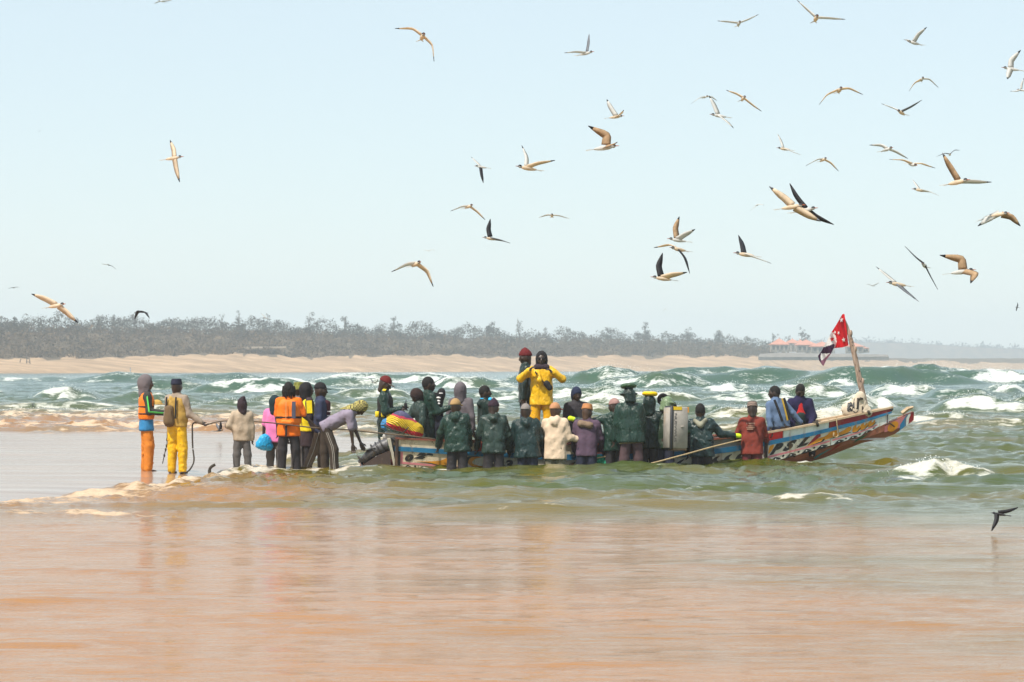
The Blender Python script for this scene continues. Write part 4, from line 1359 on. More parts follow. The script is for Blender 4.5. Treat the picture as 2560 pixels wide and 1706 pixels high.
# beak board, ropes, lashings
bd = B0 + 9.6 * BU
bk = [W(2255, 1034, bd[1]), W(2270, 1022, bd[1]), W(2283, 1018, bd[1])]
pir.add('beak_board', tube(bk, [(.05, .045), (.05, .045), (.035, .025)], 6), WOOD, smooth=False)
M_ROPE = mat('old_rope', (.45, .33, .18), .9, .3, 30, .5, 90)
M_DROPE = mat('dark_rope', (.05, .04, .03), .9, .3, 30, .5, 90)
rp = [side_pt(2088, 1.04, -.08), side_pt(2089, 1.05, .05), side_pt(2091, .8, .045), side_pt(2095, .5, .045), side_pt(2095, .32, .045), side_pt(2089, .27, .045), side_pt(2083, .36, .045), side_pt(2084, .5, .045)]
pir.add('rope_loop', tube(rp, .014, 6), M_ROPE)
for px in (2041, 2170):
    pir.add('lashing', tube([side_pt(px - 4, 1.05, -.1), side_pt(px, 1.06, .03), side_pt(px + 3, .9, .045)], .03, 7), M_DROPE)
rp = [keel_pt(2205, .95, .05), keel_pt(2217, .95, .06), keel_pt(2226, .72, .05), keel_pt(2231, .55, .05)]
pir.add('painter', tube(rp, .012, 6), M_DROPE)

# bow float, mast, cloth bundle and flag
md_ = mid_d(2150)
fl = Thing('float', 'round white plastic float lying at the tip of the bow deck', 'float', W(2213, 1028, md_ + .1))
flc = W(2213, 1019, md_ + .1)
M_WPL = mat('white_plastic', (.75, .74, .70), .4, .08, 6, .1, 20, .5, (.5, .45, .35))
fl.add('shell', ball(flc, .15, .13, .105), M_WPL)
fl.add('grip', tube([flc + np.array((.09, -.10, -.02)), flc + np.array((.13, -.09, -.035))], .035, 8), mat('dark_plastic', (.05, .05, .05), .5, .2, 8, .1))
mast = Thing('mast', 'crooked weathered wooden pole standing on the bow and carrying the flag', 'mast', W(2163, 1012, md_))
mp = [(2166, 1040, 11), (2163, 1012, 10.5), (2157, 985, 10), (2149, 952, 10.5), (2144, 925, 9), (2139, 900, 9.5), (2132, 872, 8.5), (2127, 850, 8.5), (2122, 832, 7), (2117, 815, 5.5), (2111, 800, 4), (2108, 790, 3)]
k = NT('weathered_pole')
n1 = k.noise(k.coord((4, 4, .8)), 5, 5, .7)
c = k.ramp(n1, [(.35, (.16, .10, .07)), (.5, (.40, .28, .21)), (.7, (.52, .40, .32))])
sp = k.noise(k.coord((1, 1, .5)), 17, 3, .6)
c = k.mix(k.ramp(sp, [(.62, (0, 0, 0)), (.66, (1, 1, 1))]), c, (.05, .03, .03))
k.link(c, k.b.inputs['Base Color']); k.b.inputs['Roughness'].default_value = .85
k.link(k.bump(n1, .8, .03), k.b.inputs['Normal'])
pole_pts = [W(a, b, md_) for a, b, r in mp]
mast.add('pole', tube(pole_pts, [r * .7 / FPX * md_ for a, b, r in mp], 10), k.m)
for i in (3, 6, 8):
    a, b, r = mp[i]
    mast.add('knot', ball(W(a + r * .7, b + 2, md_ - .02), .035, .03, .07, nu=8, nv=6), k.m)
# the bundle of cloth tied at the mast foot
bun = Thing('cloth_bundle', 'white cloth bundle with black brush marks tied round the mast foot', 'cloth', W(2135, 1036, md_ - .12))
S = Soft()
for (a, b, r1, r2) in [((2151, 988), (2140, 1022), .05, .13), ((2151, 990), (2124, 1026), .05, .11), ((2151, 992), (2168, 1030), .05, .08), ((2118, 1029), (2168, 1033), .08, .07), ((2112, 1018), (2122, 1027), .05, .07)]:
    S.cap(W(a[0], a[1], md_ - .12), W(b[0], b[1], md_ - .12), r1, r2, .1, (0, 1, 0), 1.3)
S.folds(.016, .2, 4)
M_SACK = cloth('off_white_cloth', (.60, .50, .38), .85, .12)
bv, bq = S.mesh(.022)
bun.add('cloth', (bv, bq), M_SACK)
def on_bundle(px, v, off):
    p = W(px, 1038 - v * 50, md_ - .12)
    for i in range(60):
        y = p[1] - .5 + i * .01
        if S.dist(np.array([[p[0], y, p[2]]], np.float32))[0] < 0: break
    return np.array((p[0], y - off * 1.4, p[2]))
letters('a', 2116, 2131, .16, .66, P_BLACK, 0, .2, .06, on_bundle, bun.o, .006, bun, 'brush_mark')
letters('U', 2129, 2147, .10, .86, P_BLACK, 0, .1, .07, on_bundle, bun.o, .006, bun, 'brush_mark')
letters('I', 2153, 2161, .06, .44, P_BLACK, 0, 0, .1, on_bundle, bun.o, .006, bun, 'brush_mark')
bun.add('tie', tube([W(2146, 1000, md_ - .20), W(2152, 996, md_ - .22), W(2160, 999, md_ - .14), W(2160, 1001, md_ + .06), W(2146, 1002, md_ + .06), W(2144, 1001, md_ - .15)], .022, 7), M_DROPE)

# flag: red field with white stars, white and dark lower corner, blown to the left
flag = Thing('flag', 'torn red flag with white stars and a white and dark tail on the bow mast', 'flag', W(2112, 830, md_ - .06))
LE = np.array([(2106, 786), (2092, 810), (2077, 834), (2068, 852), (2062, 862), (2054, 878), (2045, 890), (2048, 902), (2056, 914)], float)
RE = np.array([(2111, 785), (2115, 810), (2118, 836), (2121, 864), (2106, 869), (2084, 871), (2077, 885), (2066, 900), (2059, 915)], float)
n, m_ = 56, 26; V = []; Fc = []; mi = []
tl = np.linspace(0, len(LE) - 1, n)
for i in range(n):
    l_ = np.array([np.interp(tl[i], range(9), LE[:, 0]), np.interp(tl[i], range(9), LE[:, 1])]); r_ = np.array([np.interp(tl[i], range(9), RE[:, 0]), np.interp(tl[i], range(9), RE[:, 1])])
    for j in range(m_):
        q = r_ + (l_ - r_) * j / (m_ - 1)
        ph = (2120 - q[0]) * .16 + (q[1] - 786) * .05
        dy = -.07 + .075 * math.sin(ph) * min(1, (2122 - q[0]) / 30 + .1) + .03 * math.sin(ph * 2.3 + 1)
        V.append(W(q[0], q[1], md_ + dy))
pxy = lambda v: (1280 + v[0] / v[1] * FPX, HY + (CZ - v[2]) * FPX / v[1])
for i in range(n - 1):
    for j in range(m_ - 1):
        Fc.append((i * m_ + j, (i + 1) * m_ + j, (i + 1) * m_ + j + 1, i * m_ + j + 1))
        x, y = pxy((V[i * m_ + j] + V[(i + 1) * m_ + j + 1]) / 2)
        e1 = math.hypot((x - 2072) / 19.0, (y - 853) / 25.0)
        t_ = (x - 2085) * .35 + (y - 862)
        if t_ > -2 and y > 860 and x < 2086:
            mi.append(2 if (y < 884 or x < 2052) else (3 if (x - 2060) * .9 + (y - 893) > 4 or y > 901 else 1))
        elif e1 < 1 or (x < 2076 and y > 838 and x < 2078): mi.append(1)
        else: mi.append(0)
V = np.array(V); nrm = np.array((0, .004, 0))
V2 = np.concatenate([V - nrm, V + nrm]); nv = len(V)
F2 = Fc + [tuple(x + nv for x in f[::-1]) for f in Fc]
fcl = [cloth('red_flag_cloth', (.62, .012, .02), .8, .15), cloth('white_flag_cloth', (.8, .76, .74), .8, .08), cloth('dark_flag_cloth', (.05, .018, .05), .8, .2), cloth('mauve_flag_cloth', (.30, .12, .18), .8, .3)]
flag.add('cloth', (V2, F2), None, mats=fcl, midx=mi + mi)
def on_flag(px, py, off):
    P2 = np.array([pxy(v) for v in V]); k_ = np.argsort(((P2 - (px, py)) ** 2).sum(1))[:4]
    return W(px, py, V[k_, 1].min() - .012)
def star(cx, cy, r, m, rot=0.0, sx=1.0):
    pts = []
    for i in range(10):
        a = math.pi / 2 + rot + math.pi * i / 5; rr = r if i % 2 == 0 else r * .42
        pts.append((cx + rr * math.cos(a) * sx, cy - rr * math.sin(a)))
    c = on_flag(cx, cy, 0)
    V3 = np.array([on_flag(*p, 0) for p in pts] + [c])
    flag.add('star', facing((V3, [(i, (i + 1) % 10, 10) for i in range(10)])), m, smooth=False)
star(2103.5, 800, 7, fcl[1], .1, .8); star(2087.5, 831, 5, fcl[1], .4, .6); star(2096.5, 833, 5.5, fcl[1], .9, .6); star(2109, 850, 7, fcl[1], .2, .75); star(2080.5, 848, 7.5, fcl[0], .1, .85)

# outboard engine, tilted up out of the water at the stern
de = 52.55
eng = Thing('outboard_engine', 'dark grey outboard engine tilted up on the stern, propeller out of the water', 'engine', W(985, 1110, de))
M_ENG = mat('scuffed_grey_metal', (.10, .095, .10), .45, .35, 10, .3, 30, .5, (.3, .26, .2))
M_ENGD = mat('black_metal', (.03, .027, .027), .4, .3, 10, .2, 30, .5, (.22, .15, .08))
eng.add('leg', tube([W(912, 1147, de), W(925, 1134, de), W(950, 1120, de), W(975, 1108, de), W(1000, 1092, de), W(1015, 1080, de)], [(.09, .07), (.12, .09), (.14, .13), (.13, .12), (.11, .10), (.12, .12)], 10), M_ENG)
for px, py in ((935, 1129), (946, 1123), (957, 1117)):
    eng.add('rib', tube([W(px, py, de), W(px + 3, py - 2, de)], [(.155, .145)] * 2, 12), M_ENGD)
eng.add('gearcase', tube([W(900, 1154, de), W(908, 1150, de), W(926, 1143, de), W(938, 1140, de)], [.03, .07, .075, .03], 10), M_ENGD)
hubp = W(903, 1152, de); axd = unit(W(890, 1158, de) - W(920, 1145, de)); e1, e2 = frame(axd)
prop = eng.add('propeller', tube([hubp - axd * .05, hubp + axd * .06], [.045, .03], 10), M_ENG)
for i in range(3):
    a = 2 * math.pi * i / 3 + .4; r_ = e1 * math.cos(a) + e2 * math.sin(a); t_ = np.cross(axd, r_)
    eng.add('blade', sheet([hubp + r_ * .04 - t_ * .03, hubp + r_ * .11 - t_ * .06 - axd * .02, hubp + r_ * .17 - t_ * .02], [hubp + r_ * .04 + t_ * .03 + axd * .03, hubp + r_ * .11 + t_ * .05 + axd * .03, hubp + r_ * .17 + t_ * .03 + axd * .02], .012), M_ENG, parent=prop)
eng.add('cavitation_plate', sheet([W(908, 1128, de - .14), W(938, 1120, de - .14)], [W(908, 1128, de + .14), W(938, 1120, de + .14)], .015), M_ENGD, smooth=False)
eng.add('skeg', sheet([W(915, 1152, de), W(932, 1146, de)], [W(922, 1166, de), W(934, 1156, de)], .02), M_ENGD, smooth=False)
eng.add('bracket', merge(box(W(982, 1113, de), .09, .16, .12, (BU, BN, UP), .02), box(W(992, 1125, de - .1), .05, .04, .2, (BU, BN, UP), .01), box(W(992, 1125, de + .1), .05, .04, .2, (BU, BN, UP), .01)), M_ENGD, smooth=False)
S = Soft(); S.cap(W(985, 1085, de), W(1030, 1078, de), .15, .17, .05, (0, 1, 0), .9); S.cap(W(965, 1092, de), W(985, 1085, de), .07, .14, .05)
eng.add('cowl', S.mesh(.025), mat('pale_grey_paint', (.42, .40, .37), .5, .2, 8, .2, 30, .4, (.5, .28, .1)))
# striped net sack on the engine
sackd = de - .12
k = NT('striped_sack')
tc = k.n.new('ShaderNodeTexCoord'); sx = k.n.new('ShaderNodeSeparateXYZ'); k.link(tc.outputs['Generated'], sx.inputs[0])
zz = k.math('ADD', sx.outputs['Z'], k.math('MULTIPLY', k.math('SUBTRACT', sx.outputs['X'], .3), .42))
zz = k.math('ADD', zz, k.math('MULTIPLY', k.math('SUBTRACT', k.noise(tc.outputs['Object'], 7, 3), .5), .16))
c = k.ramp(zz, [(.0, (.05, .25, .30)), (.30, (.35, .6, .6)), (.36, (.62, .01, .03)), (.52, (.62, .02, .06)), (.53, (.75, .50, .01)), (.82, (.78, .52, .01)), (.83, (.55, .03, .08)), (.90, (.05, .06, .16)), (1, (.06, .07, .18))], 'CONSTANT')
c = k.mix(k.math('GREATER_THAN', k.math('SUBTRACT', .14, sx.outputs['X']), 0.0), c, (.03, .25, .55))
ck = k.n.new('ShaderNodeTexWave'); ck.inputs['Scale'].default_value = 13; ck.wave_type = 'BANDS'; ck.bands_direction = 'DIAGONAL'; ck.inputs['Distortion'].default_value = 1.5
k.link(tc.outputs['Object'], ck.inputs['Vector'])
c = k.mix(k.math('MULTIPLY', k.math('GREATER_THAN', ck.outputs['Fac'], .72), .6), c, (.10, .05, .02))
k.link(c, k.b.inputs['Base Color']); k.b.inputs['Roughness'].default_value = .55
k.link(k.bump(ck.outputs['Fac'], .6, .02), k.b.inputs['Normal'])
S = Soft()
S.cap(W(968, 1062, sackd), W(1000, 1056, sackd), .12, .19, .08); S.cap(W(1000, 1056, sackd), W(1036, 1078, sackd), .19, .17, .08)
S.folds(.012, .13, 9)
sack = Thing('net_sack', 'bulging red, yellow and blue net sack lying on the engine', 'sack', W(1005, 1085, sackd))
sack.add('bag', S.mesh(.02), k.m)
sack.add('cord', tube([W(960, 1062, sackd - .14), W(980, 1075, sackd - .2), W(1008, 1082, sackd - .2), W(1022, 1068, sackd - .2)], .014, 6), M_DROPE)

# insulated fish box, carried upright by the man with the black ring
bxd = near_d(1690) - .85
bax_u = unit(np.array((.02, .04, 1.0)))
bax_a = unit(np.array((math.cos(.42), math.sin(.42), -.02)))
bax_b = np.cross(bax_u, bax_a)
bc = W(1694, 1070, bxd)
crate = Thing('fish_box', 'grey white insulated fish box held upright beside the green rain hat', 'box', bc - bax_u * .4)
M_BOX = mat('scuffed_box_plastic', (.36, .325, .285), .6, .22, 5, .2, 30, .3, (.40, .30, .20))
M_BOXD = mat('dark_box_trim', (.04, .04, .045), .5, .2, 8, .1)
bx = crate.add('shell', box(bc, .155, .125, .385, (bax_a, bax_b, bax_u), .02), M_BOX)
crate.add('lid', box(bc - bax_a * .185, .022, .135, .40, (bax_a, bax_b, bax_u), .01), M_BOXD)
crate.add('lid', box(bc - bax_a * .222, .012, .12, .37, (bax_a, bax_b, bax_u), .006), M_BOX)
crate.add('base_skid', box(bc - bax_u * .40, .14, .11, .018, (bax_a, bax_b, bax_u), .006), mat('brown_plastic', (.20, .13, .08), .6, .3, 8, .2))
crate.add('tape', box(bc + bax_u * .355 - bax_a * .07 - bax_b * .118, .085, .012, .032, (bax_a, bax_b, bax_u)), mat('yellow_tape', (.85, .55, .01), .4, .08, 8, 0), smooth=False)
crate.add('tape', box(bc + bax_u * .33 + bax_a * .15 - bax_b * .06, .010, .07, .05, (bax_a, bax_b, bax_u)), mat('orange_tape', (.7, .28, .03), .4, .2, 8, 0), smooth=False)
crate.add('latch', box(bc - bax_b * .13 + bax_u * .02 + bax_a * .03, .03, .010, .016, (bax_a, bax_b, bax_u), .003), M_BOX)
fn_box = lambda a, b, off: bc - bax_b * (.125 + off) + bax_a * (-.135 + .05 * b) + bax_u * (.26 - .52 * a)
letters('NUSVWUS', 0, 1, 0, 1, M_BOXD, 0, 0, .0, fn_box, bx, .004, crate)

# ropes in the water and in hands
def rope(label, pts, r, m, cat='rope', name='rope', group=None):
    P = []
    pts = [np.asarray(p, float) for p in pts]
    for i in range(len(pts) - 1):
        p0, p1, p2, p3 = pts[max(i - 1, 0)], pts[i], pts[i + 1], pts[min(i + 2, len(pts) - 1)]
        for j in range(6):
            t = j / 6
            P.append(.5 * ((2 * p1) + (-p0 + p2) * t + (2 * p0 - 5 * p1 + 4 * p2 - p3) * t * t + (-p0 + 3 * p1 - 3 * p2 + p3) * t ** 3))
    P.append(pts[-1])
    return single(name, label, cat, tube(P, r, 6), m, tuple(P[0]))
# ------------------------------------------------------------------ the people
G1 = 'people standing on the wet sand and in the wash'
G2 = 'people in the water along the near side of the boat'
G3 = 'people in and behind the boat'
RAIN = oilskin('green_oilskin', (.009, .033, .022)); RAIN2 = oilskin('dark_green_oilskin', (.005, .018, .013)); RAIN3 = oilskin('grey_green_oilskin', (.020, .040, .031))
YEL = oilskin('yellow_oilskin', (.80, .44, .005)); YEL2 = oilskin('deep_yellow_oilskin', (.72, .36, .0))
DARKP = cloth('dark_wet_trousers', (.030, .026, .028), .6); BROWNP = cloth('brown_trousers', (.085, .060, .045)); GREYP = cloth('grey_trousers', (.11, .10, .095))
NAVYP = cloth('navy_wet_trousers', (.022, .025, .045), .6); OLIVEP = cloth('olive_wet_trousers', (.16, .145, .10), .7)
BLK = cloth('black_cloth', (.016, .015, .017)); GREYH = cloth('grey_sweatshirt', (.13, .11, .12)); GREYH2 = cloth('pale_stripe', (.5, .45, .40)); WEB = cloth('black_webbing', (.015, .014, .015), .6)
LIME = cloth('neon_glove', (.62, .80, .02), .6); ORV = cloth('orange_vest_cloth', (.85, .20, .012), .55, .12); ORV2 = cloth('orange_red_vest_cloth', (.80, .10, .012), .55, .12)

def torso_stripe(p, name, t0, t1, l, m, w=.03, f=None, front=False, r=1.0):
    """strip running up the trunk, in front or behind"""
    s = 1 if front else -1
    P = []; Q = []
    for i in range(9):
        t = t0 + (t1 - t0) * i / 8
        ff = (f or .155) * r - .02 * (i / 8) ** 2
        P.append(p.trunk(s * ff, l - w / 2, t)); Q.append(p.trunk(s * ff, l + w / 2, t))
    return p.add(name, sheet(P, Q, .012), m, smooth=False)
def limb_stripe(p, name, keys, w, rad, m, side, t0=0.05, t1=.97, off=0.0):
    """strip along a limb on the side given by a world direction"""
    a = [p.sk[q] for q in keys]; pts = []
    for i in range(len(a) - 1):
        for j in range(5): pts.append(a[i] + (a[i + 1] - a[i]) * (j / 4.0 * (t1 - t0) + t0))
    P = []; Q = []
    for i, c in enumerate(pts):
        ax = unit(a[-1] - a[0]); ac = unit(np.cross(ax, side)); sd = unit(np.cross(ac, ax))
        r = rad[0] + (rad[1] - rad[0]) * i / (len(pts) - 1)
        P.append(c + sd * r + ac * (off - w / 2)); Q.append(c + sd * r + ac * (off + w / 2))
    return p.add(name, sheet(P, Q, .012), m, smooth=False)
CAMW = np.array((0, -1.0, 0))

# 1 hooded man with orange vest
zs = .065
d = 49.5
p = Person('person in grey hood, orange life vest and orange trousers standing barefoot on the wet sand', 366, 933, d, 1.69, 12, .03, G1, 1, pitch=6, curl=.9, al=((.15, .12, -1), (1, -.25, -.12)), ar=((.12, .16, -1), (1, -.12, -.10)), ll=((0.03, .02, -1), (-.06, .02, -1)), lr=((.10, .06, -1), (-.05, .02, -1)))
p.trousers(cloth('orange_trousers', (.62, .20, .025)), r=1.18, amp=.016)
p.coat(cloth('blue_smock', (.03, .20, .42), .5), 'shirt', hem=-.10, sl=0, r=1.05, flare=.022, collar=False)
p.coat(cloth('charcoal_tracktop', (.045, .045, .042)), 'jacket', hem=.0, r=1.03, sl=1)
p.wear('life_vest', vest_geo(p.sk, 1.22, .02, .008, 1), ORV)
for t in (.08, .15): p.wear('strap', belt_geo(p.sk, 1.27, t / 1.0, .016), WEB)
limb_stripe(p, 'sleeve_stripe', ('shr', 'elr', 'wrr'), .03, (.088, .062), cloth('green_stripe_cloth', (.12, .62, .12)), CAMW)
p.hat('hood', cloth('grey_hood', (.15, .125, .13)))
h = p.sk['wrr'] + p.sk['hdr'] * .09
c_ = Thing('camera', 'small black camera held out by the hooded person in orange vest', 'camera', h)
c_.add('body', box(h + np.array((.05, -.02, .03)), .055, .035, .045, None, .008), BLK)
c_.add('lens', tube([h + np.array((.10, -.02, .03)), h + np.array((.17, -.02, .03))], [.04, .036], 12), BLK)
h = p.sk['wrl'] + p.sk['hdl'] * .06
c_ = Thing('cap', 'tan cap held against the chest of the hooded person', 'cap', W(394, 1008, d - .02))
cc = W(392, 1010, d - .05)
M_TANC = cloth('tan_cap_cloth', (.48, .30, .08))
c_.add('crown', ball(cc, .10, .09, .075, nu=14, nv=6, v1=.55), M_TANC)
c_.add('brim', sheet([cc + np.array((.09 * math.cos(a), .09 * math.sin(a), 0)) for a in np.linspace(-1.2, 1.2, 7)], [cc + np.array((.15 * math.cos(a), .11 * math.sin(a), -.01)) for a in np.linspace(-1.2, 1.2, 7)], .01), M_TANC)

# 2 yellow trousers
d = 48.75
p = Person('person in yellow oilskin trousers and tan jacket holding the tow rope on the sand', 442, 944, d, 1.62, 62, .02, G1, curl=1.1, al=((.1, .18, -1), (.3, .02, -1)), ar=((.15, .26, -1), (.5, .87, -.72)), ll=((0.02, .03, -1), (-.04, .02, -1)), lr=((.05, .07, -1), (-.04, .02, -1)))
p.coat(cloth('tan_jacket', (.33, .26, .20)), 'jacket', hem=-.01, r=1.08, amp=.012)
p.trousers(YEL, r=1.16, amp=.013, waist=.14)
M_PACK = cloth('ochre_vest_cloth', (.42, .26, .06))
p.wear('life_vest', vest_geo(p.sk, 1.2, -.03, .016, 2), M_PACK)
S = Soft(); S.cap(p.trunk(-.16, .06, .05), p.trunk(-.15, .06, .26), .10, .085, .05); S.folds(.012, .1, 3)
p.wear('pouch', S.mesh(.02), cloth('brown_pouch', (.14, .09, .045)))
for l in (-.09, .12): torso_stripe(p, 'strap', .1, .5, l, WEB, .03, .175)
p.hat('beanie' if False else 'kufi', cloth('navy_cap_cloth', (.018, .02, .04)))
hand2 = p.sk['wrr'] + p.sk['hdr'] * .09
lv = [p.trunk(.02, .2, .0), p.trunk(.02, .23, -.16), p.trunk(.0, .22, -.38), p.trunk(-.02, .25, -.52), p.trunk(-.03, .30, -.74)]
p.add('line', tube(lv, .008, 5), M_DROPE)
p.add('weight', merge(*[ball(lv[i] * (1 - q) + lv[i + 1] * q, .018, .018, .03, nu=7, nv=5) for i, q in ((1, .6), (2, .2), (2, .7), (3, .3))]), M_DROPE)

# 3 child
d = 49.4
p = Person('child in beige jacket with dark head wrap and one hand on the hip', 605, 993, d, 1.34, 95, .02, G1, curl=.6, al=((-.15, .55, -1), (.25, -1, -.5)), ar=((0, .15, -1), (0.05, .03, -1)), ll=((0, .07, -1), (0, .02, -1)), lr=((0, .09, -1), (0, .04, -1)), turn=25)
p.coat(cloth('beige_jacket', (.42, .33, .24), .8, .2, (.25, .2, .15)), 'jacket', hem=-.075, r=1.12, amp=.012)
p.trousers(GREYP, r=1.12, to=.78)
p.hat('balaclava', cloth('dark_wrap', (.035, .022, .028)), 'headscarf')

# 4 pink woman
d = 50.9
p = Person('person in pink shirt carrying a blue plastic bag behind the orange vest', 688, 984, d, 1.50, 75, .02, G1, al=((.0, .22, -1), (.05, .1, -1)), ar=((.1, .1, -1), (.5, 0, -1)))
p.coat(cloth('pink_shirt', (.75, .20, .42)), 'shirt', hem=-.09, sl=.25, r=1.08, flare=.02)
p.trousers(GREYP, r=1.08)
p.hat('long', cloth('dark_teal_scarf', (.012, .03, .035)), 'headscarf')
h = p.sk['wrl'] + p.sk['hdl'] * .08
b_ = Thing('plastic_bag', 'bright blue plastic bag hanging from the hand of the person in pink', 'bag', W(660, 1128, d - .1))
S = Soft(); g = W(662, 1108, d - .12)
S.ell(g, np.eye(3), (.13, .10, .13), .04); S.cap(g + np.array((0, 0, .08)), h + np.array((0, -.02, -.02)), .075, .02, .06); S.cap(g + np.array((-.09, 0, -.03)), g + np.array((.09, 0, -.07)), .075, .06, .04)
S.folds(.012, .08, 7, (0, 0, 1))
b_.add('bag', S.mesh(.014), mat('blue_plastic_film', (.01, .32, .62), .3, .2, 8, .4, 30, .5))

# 5 orange vest, seen from behind
d = 50.3
p = Person('person with braided hair in orange shirt and orange life vest seen from behind', 722, 954, d, 1.67, 84, .0, G1, al=((.05, .16, -1), (.3, .02, -1)), ar=((.12, .38, -1), (.35, .9, -.85)), ll=((.0, .08, -1), (.0, .03, -1)), lr=((0.02, .10, -1), (0, .05, -1)))
p.coat(cloth('orange_shirt', (.85, .17, .01)), 'shirt', hem=-.10, sl=.35, r=1.12, flare=.015, amp=.011)
p.trousers(DARKP, r=1.12)
p.wear('life_vest', vest_geo(p.sk, 1.26, .03, .008, 5), ORV)
p.wear('strap', belt_geo(p.sk, 1.33, .10, .02), WEB)
S = Soft(); S.cap(p.trunk(-.17, .07, .09), p.trunk(-.17, -.06, .08), .05, .05, .02); p.wear('pocket', S.mesh(.016), ORV)
torso_stripe(p, 'panel', .16, .47, -.125, cloth('slate_panel', (.07, .075, .11)), .07, .185)
torso_stripe(p, 'strap', .02, .46, .02, cloth('dull_tape', (.55, .30, .12)), .012, .192)
torso_stripe(p, 'strap', -.17, .04, .02, WEB, .035, .172)
p.hat('braids', BLACK)
hand5 = p.sk['wrr'] + p.sk['hdr'] * .07

# 6 bucket hat, 7 long black hair, 8 navy jacket
p = Person('person in olive bucket hat mostly hidden behind the yellow vest', 748, 952, 51.7, 1.64, 60, .02, G1)
p.coat(cloth('pale_shirt', (.55, .50, .46)), 'shirt', hem=-.08, r=1.03)
p.trousers(GREYP)
p.hat('bucket', mat('striped_hat_cloth', (.16, .16, .035), .85, .5, 22, .2, 40, .2))
p = Person('person with long black head covering and a yellow vest', 768, 952, 51.1, 1.66, 18, .02, G1, al=((.1, .12, -1), (.5, -.1, -1)), ar=((.0, .14, -1), (.35, 0, -1)))
p.coat(cloth('dark_brown_dress', (.045, .028, .032)), 'coat', hem=-.22, r=1.05, flare=.02)
p.trousers(DARKP)
p.wear('life_vest', vest_geo(p.sk, 1.18, -.06, .008, 6), cloth('yellow_vest_cloth', (.85, .66, .01), .6, .12))
torso_stripe(p, 'strap', .1, .46, -.1, WEB, .05, .17)
limb_stripe(p, 'sleeve', ('shr', 'elr'), .10, (.085, .07), cloth('yellow_vest_cloth', (.85, .66, .01)), CAMW, .0, .8)
p.hat('long', BLK, 'headscarf')
p = Person('person in navy jacket and black cap striding through the wash', 802, 953, 50.75, 1.69, 2, .02, G1, pitch=4, al=((.1, .1, -1), (.4, 0, -1)), ar=((-.05, .14, -1), (.25, 0, -1)), ll=((.02, .03, -1), (.0, .0, -1)), lr=((-.30, .06, -1), (-.42, .0, -1)))
p.coat(cloth('navy_jacket', (.028, .036, .075), .7), 'jacket', hem=-.06, r=1.1, amp=.012)
S = Soft(); S.cap(p.trunk(.10, -.03, .0), p.trunk(.11, -.04, .44), .075, .07, .03); S.folds(.006, .1, 4)
p.wear('shirt', S.mesh(.02), cloth('maroon_shirt', (.05, .012, .02)))
for t in (.12, .17, .22, .30): p.add('shirt_stripe', box(p.trunk(.155, -.07, t), .045, .035, .008, (p.sk['TF'], p.sk['TL'], p.sk['T'])), fcl[1], smooth=False)
p.trousers(cloth('tan_brown_trousers', (.17, .12, .08)), r=1.06)
limb_stripe(p, 'stripe', ('hipr', 'knr', 'anr'), .008, (.108, .076), GREYH2, CAMW, .1, .95, .0)
p.hat('cap', BLK); p.hat('brim', BLK, 'brim')

# 9 bending man
d = 50.3
p = Person('person in checked yellow and black scarf bending down to the outboard engine', 816, None, d, 1.74, 0, 0, G1, pel=(816, 1066), lean=62, pitch=30, crane=.1, curl=.8, al=((.28, .05, -1), (.42, .0, -1)), ar=((.12, .05, -1), (.10, .0, -1)), ll=((-.05, .04, -1), (.02, .0, -1)), lr=((.38, .08, -1), (.05, .02, -1)))
p.coat(cloth('lilac_grey_shirt', (.25, .21, .27)), 'shirt', hem=-.05, sl=.25, r=1.1, amp=.014)
p.trousers(cloth('dark_brown_trousers', (.055, .040, .030)), r=1.1)
for key in 'r':
    for o_ in (-.014, .014): limb_stripe(p, 'stripe', ('hip' + key, 'kn' + key, 'an' + key), .007, (.112, .08), GREYH2, CAMW, .25, .9, o_)
k = NT('checked_scarf')
ck = k.n.new('ShaderNodeTexChecker'); ck.inputs['Scale'].default_value = 38; k.link(k.coord(), ck.inputs['Vector'])
ck.inputs['Color1'].default_value = (.50, .42, .12, 1); ck.inputs['Color2'].default_value = (.03, .025, .02, 1)
k.link(ck.outputs['Color'], k.b.inputs['Base Color']); k.b.inputs['Roughness'].default_value = .9
S = Soft(); c_, f_, u_ = p.sk['hc'], p.sk['hf'], p.sk['hu']
S.ell(c_ + u_ * .02 - f_ * .01, (f_, p.sk['hl'], u_), (.115, .097, .125)); S.cap(c_ - u_ * .03 - f_ * .02, p.sk['neck'] - p.sk['TF'] * .03, .09, .11, .05); S.cap(p.sk['neck'] - p.sk['TF'] * .06 - p.sk['T'] * .02, p.trunk(-.10, .0, .34), .12, .10, .05, p.sk['TF'], 1.5)
S.cut(c_ + f_ * .07 - u_ * .02, f_ * .8 - u_ * .5); S.folds(.010, .07, 5)
p.wear('headscarf', S.mesh(.014), k.m)

# 10 red cap and yellow panelled vest
d = 54.0
p = Person('person in dark red cap and black and yellow life vest looking down behind the engine', 963, 937, d, 1.82, -8, .02, G3, pitch=28, al=((.2, .12, -1), (.9, -.4, .25)), ar=((.15, .16, -1), (.9, -.45, .15)))
p.coat(RAIN, 'raincoat', hem=.0, r=1.12, amp=.012)
p.trousers(RAIN2, r=1.3, amp=.015, waist=.12)
VB = cloth('black_vest_cloth', (.022, .02, .02)); YV = cloth('yellow_panel', (.80, .58, .02), .6)
p.wear('life_vest', vest_geo(p.sk, 1.2, .05, .008, 10), VB)
for l, t0, t1 in ((-.13, .09, .20), (.06, .09, .20), (-.05, .09, .19)): torso_stripe(p, 'panel', t0, t1, l, YV, .075, .19, True)
sd = -p.sk['TL']
for f0 in (-.11, .0, .10):
    p.add('panel', box(p.trunk(f0, -.205, .14), .038, .02, .055, (p.sk['TF'], p.sk['TL'], p.sk['T']), .01), YV)
